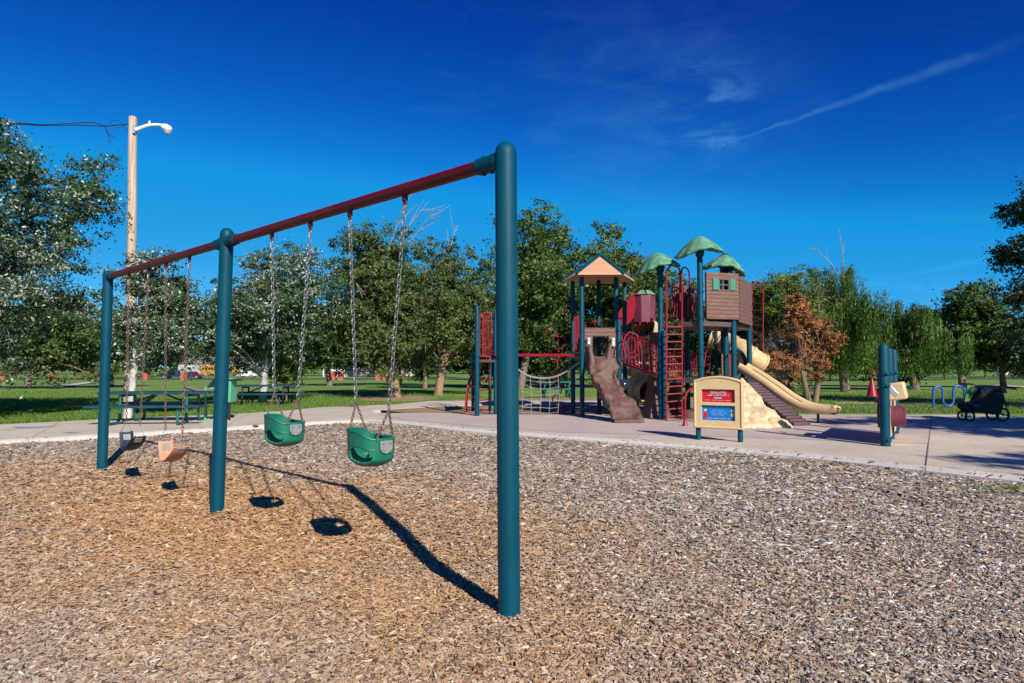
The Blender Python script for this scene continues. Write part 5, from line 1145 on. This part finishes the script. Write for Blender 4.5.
place=['beyond the far left corner of the lawn','past the left edge of the far lawn','left of the first brick pillar','just behind the first brick pillar','right of the first brick pillar','behind the second brick pillar','behind the far swing post','beyond the parked pickup','above the school bus','behind the pale building','behind the leaning poplar trunk','left of the white building','behind the white building','right of the white building','behind the reddish elm trunk','behind the mottled elm trunk','behind the left play tower','behind the front swing post','behind the curly climber','behind the brown rock slide','behind the bridge railings','behind the tall ladder','behind the rock wall','behind the orange brown cedar','behind the first willow','behind the play panel','behind the second willow','behind the bike rack','behind the stroller','beyond the far right person','past the right edge of the far lawn']
for i,((px,Y,ty,r_,lm),pl_) in enumerate(zip(far_t,place)):
    top=P(px,ty,Y).z; b0=gr(px,Y); ch=(top-b0.z); cz=b0.z+ch*.58
    top=P(px,ty-8,Y).z; b0=gr(px,Y); ch=(top-b0.z); cz=b0.z+ch*.54; r_*=1.5
    tree('distant_tree','small distant %s tree %s'%('dark green' if lm=='dark' else 'light green',pl_),b0,(b0.x,b0.y,cz),(r_,r_*.7,ch*.50),lm,'bark',.25,90,85,.012*Y**.75*.9+.12,.24,seed=100+i,lobes=7,limbs=8,group='distant trees beyond the park')
for i in range(24):
    px=-60+i*47+14*math.sin(i*3.1); Y=255+12*math.sin(i*1.7); r_=17+4*math.sin(i*2.3); b0=gr(px,Y); ch=13+3.5*math.sin(i*1.3)
    tree('distant_tree','hazy dark tree in the farthest row, closing the horizon',b0,(b0.x,b0.y,b0.z+ch*.5),(r_,r_*.5,ch*.5),'hedge' if i%3 else 'dark','bark',.3,90,80,1.0,.22,seed=200+i,lobes=7,limbs=4,group='farthest row of trees')
# shrub under the poplar, weeds by the cedar
tree('shrub','bright green bush at the foot of the leaning poplar',gr(287,23.4),at(287,378,23.4),(1.2,.7,.55),'willow','bark',.04,40,110,.07,.28,seed=70,lobes=5,limbs=10,cat='bush',group='bushes')
tree('shrub','tall green grass clump below the dying cedar',gr(783,24.8),at(783,388,24.8),(1.1,.7,.55),'willow','bark',.03,40,110,.09,.28,seed=71,lobes=5,limbs=8,cat='bush',group='bushes')

# ------------------------------------------------------------------ far boundary: pillars, fence, vehicles, buildings, people
FY=116.
pp_=[(-40,'left of the picture edge'),(3,'at the left picture edge'),(52.5,'with a clear gap left of the far swing post'),(99.5,'seen just left of the far swing post'),(146,'just right of the wooden pole'),(184.5,'beside the dark pickup'),(224,'behind the middle swing post'),(333,'in front of the white building'),(341,'just right of the white building'),(378.5,'left of the reddish elm trunk'),(386,'touching the reddish elm trunk'),(400,'right of the reddish elm trunk')]
proto=None
for px,ds in pp_:
    loc=Vector((xat(px,FY),FY,gz(0,FY)))
    if proto is None:
        proto=thing('brick_pillar','x','pillar',loc,0,'brick pillars of the far fence')
        g=MB(); g.box((0,0,.72),(.95,.8,1.5)); g.build('shaft',M['brick'],proto,world=False,bevel=.01); g=MB(); g.box((0,0,1.53),(1.1,.95,.14)); g.build('capstone',M['cap'],proto,world=False,bevel=.02); t=proto
    else: t=copy_tree(proto); t.location=loc
    t['label']='salmon brick fence pillar '+ds
for i,(a,b_,ds) in enumerate(((-40,224,'left part, between the brick pillars'),(333,400,'behind the middle elms'))):
    z0=gz(0,FY); xa,xb=xat(a,FY),xat(b_,FY); F=thing('metal_fence','low black rail fence, '+ds,'fence',((xa+xb)/2,FY,z0))
    g=MB()
    for z in (.25,1.15): g.bar((xa,FY,z0+z),(xb,FY,z0+z),.05,.05)
    g.build('rail',M['dark'],F)
    g=MB(); n=int((xb-xa)/.45)
    for k in range(n): g.bar((xa+k*.45,FY,z0),(xa+k*.45,FY,z0+1.3),.03,.03)
    tag(g.build('pickets',M['dark'],F),kind='stuff')
def person(px,Y,h,label,top,legs,rz=0):
    t=thing('person',label,'person',(xat(px,Y),Y,gz(0,Y)),rz)
    me=bpy.data.meshes.new('body'); J=[(0,0,.53),(0,0,.70),(0,0,.82),(0,0,.87),(0,0,.93),(-.11,0,.80),(-.14,.02,.64),(-.13,-.03,.50),(.11,0,.80),(.14,.02,.64),(.13,-.03,.50),(-.055,0,.50),(-.06,-.06,.27),(-.06,.02,.03),(.055,0,.50),(.06,.05,.27),(.07,.10,.03),(-.06,-.05,.02),(.07,.03,.02)]
    E=[(0,1),(1,2),(2,3),(3,4),(2,5),(5,6),(6,7),(2,8),(8,9),(9,10),(0,11),(11,12),(12,13),(0,14),(14,15),(15,16),(13,17),(16,18)]
    rd=[.085,.085,.06,.033,.058,.035,.028,.02,.035,.028,.02,.06,.042,.026,.06,.042,.026,.022,.022]
    me.from_pydata([tuple(c*h for c in j) for j in J],E,[]); me.materials.append(top); o=bpy.data.objects.new('body',me); C.objects.link(o); o.parent=t
    sk=o.modifiers.new('skin','SKIN'); 
    for i,v in enumerate(me.skin_vertices[0].data): v.radius=(rd[i]*h*1.05,rd[i]*h*.85); v.use_root=(i==0)
    s2=o.modifiers.new('sub','SUBSURF'); s2.levels=1; s2.render_levels=2
    g=MB(); g.lathe([(.02,.0),(.05,.015),(.058,.05),(.05,.09),(.02,.115)],Vector((0,.005,.875)),12); g.v=[v*h for v in g.v]; g.build('hair',M['dark'],t,world=False)
    g=MB(); 
    for s_,kn,ft in ((-1,(-.06,-.06,.27),(-.06,.02,.05)),(1,(.06,.05,.27),(.07,.10,.05))): g.tube([Vector((s_*.045,0,.54))*h,Vector(kn)*h,Vector(ft)*h],[.07*h,.052*h,.038*h],10)
    g.build('trousers',legs,t,world=False); return t
person(191.5,104,1.72,'person in dark clothes walking by the far fence near the pickup',M['shirt'],M['jeans'],R(60))
person(1013.5,120,1.7,'person in a pale top standing on the far right lawn',M['shirtw'],M['shirt'],R(20))
def vehicle(label,name,cat,px,Y,L_,h,outline,glass,wheels,paint,W=1.9,wr=.38,rz=0,extra=None):
    t=thing(name,label,cat,(xat(px,Y),Y,gz(0,Y)+.06),rz); g=MB(); g.prism([Vector((a*L_,-W/2,b_*h)) for a,b_ in outline],(0,W,0)); g.build('body',paint,t,world=False,bevel=.08)
    for gl in glass: g=MB(); g.prism([Vector((a*L_,-W/2-.02,b_*h)) for a,b_ in gl],(0,W+.04,0)); g.build('window',M['glass'],t,world=False)
    for a in wheels:
        for s_ in (-1,1):
            g=MB(); c=Vector((a*L_,s_*(W/2-.08),wr)); g.tube([c-Vector((0,.12,0)),c+Vector((0,.12,0))],wr,18); o=g.build('wheel',M['rubber'],t,world=False); g=MB(); g.tube([c-Vector((0,.13,0)),c+Vector((0,.13,0))],wr*.55,12); g.build('rim',M['silver'],o,world=False)
    return t
vehicle('dark blue pickup parked beyond the far fence','parked_car','car',175,131,5.4,1.75,[(-.5,.25),(.5,.25),(.5,.55),(.47,.60),(.2,.62),(.13,1.),(-.12,1.),(-.16,.62),(-.5,.62)],[[(-.10,.65),(.13,.65),(.09,.92),(-.10,.92)]],(-.32,.32),M['truckp'])
vehicle('maroon car parked next to the dark pickup','parked_car','car',192,134,4.4,1.5,[(-.5,.22),(.5,.22),(.5,.5),(.46,.56),(.28,.62),(.14,.98),(-.28,1.),(-.42,.64),(-.5,.58)],[[(-.30,.66),(.18,.66),(.10,.92),(-.26,.92)]],(-.32,.32),M['truckr'])
bus=vehicle('yellow school bus parked by the pale building','school_bus','bus',222,190,11.8,2.9,[(-.5,.16),(.5,.16),(.5,.45),(.41,.50),(.39,.97),(.36,1.),(-.47,1.),(-.5,.96)],[[(-.45+.075*k,.60),(-.45+.075*k+.06,.60),(-.45+.075*k+.06,.82),(-.45+.075*k,.82)] for k in range(11)],(-.28,.34),M['busy'],2.5,.5)
g=MB()
for z in (.34,.50): g.box((-.05*11.8,0,2.9*z),(11.8*.88,2.54,.07))
g.build('black_stripe',M['dark'],bus,world=False)
vehicle('white car half hidden right of the school bus','parked_car','car',247.5,150,4.2,1.5,[(-.5,.22),(.5,.22),(.5,.5),(.46,.56),(.28,.62),(.14,.98),(-.28,1.),(-.42,.64),(-.5,.58)],[[(-.30,.66),(.18,.66),(.10,.92),(-.26,.92)]],(-.32,.32),M['house_w'])
vehicle('white van standing far away at the right edge','parked_car','van',1006,190,5.2,2.1,[(-.5,.18),(.5,.18),(.5,.5),(.40,.56),(.30,1.),(-.48,1.),(-.5,.9)],[[(.18,.6),(.36,.6),(.28,.9),(.18,.9)]],(-.32,.32),M['house_w'])
def building(label,px0,px1,Y,eave,ridge,wall,nwin=6):
    x0,x1=xat(px0,Y),xat(px1,Y); z0=gz(0,Y); D=9; ze=P(0,eave,Y).z; zr=P(0,ridge,Y).z; t=thing('building',label,'building',((x0+x1)/2,Y+D/2,z0))
    g=MB(); g.box(((x0+x1)/2,Y+D/2,(z0+ze)/2),(x1-x0,D,ze-z0)); g.build('wall',wall,t)
    g=MB(); a=.5; g.prism([Vector((x0-a,Y-a,ze+.02)),Vector((x0-a,Y+D+a,ze+.02)),Vector((x0-a,Y+D/2,zr))],(x1-x0+2*a,0,0)); g.build('roof',M['roofing'],t,smooth=0)
    for k in range(nwin):
        cx=x0+(x1-x0)*(k+.5)/nwin; w_=min(1.6,(x1-x0)/nwin*.5); zc=z0+(ze-z0)*.58; g=MB(); g.box((cx,Y-.03,zc),(w_,.10,(ze-z0)*.32)); f=g.build('window',M['white'],t); g=MB(); g.box((cx,Y-.06,zc),(w_*.86,.10,(ze-z0)*.26)); g.build('pane',M['glass'],f)
    g=MB(); g.box((x0+(x1-x0)*.04+.6,Y-.03,z0+1.05),(1.0,.1,2.1)); g.build('door',M['brown'],t); return t
building('long low pale grey building behind the yellow school bus',178,246,215,363.5,357,M['house'],3)
building('small white house left of the reddish elm trunk',323,345,170,368,363.5,M['house_w'],4)
building('long pale low wall like house between the two elm trunks',346,412,185,371,367,M['cap'],9)
building('tan house high among the trees above the bus',178,205,250,350,342,M['cap'],3)
print('scene built', len(C.objects))
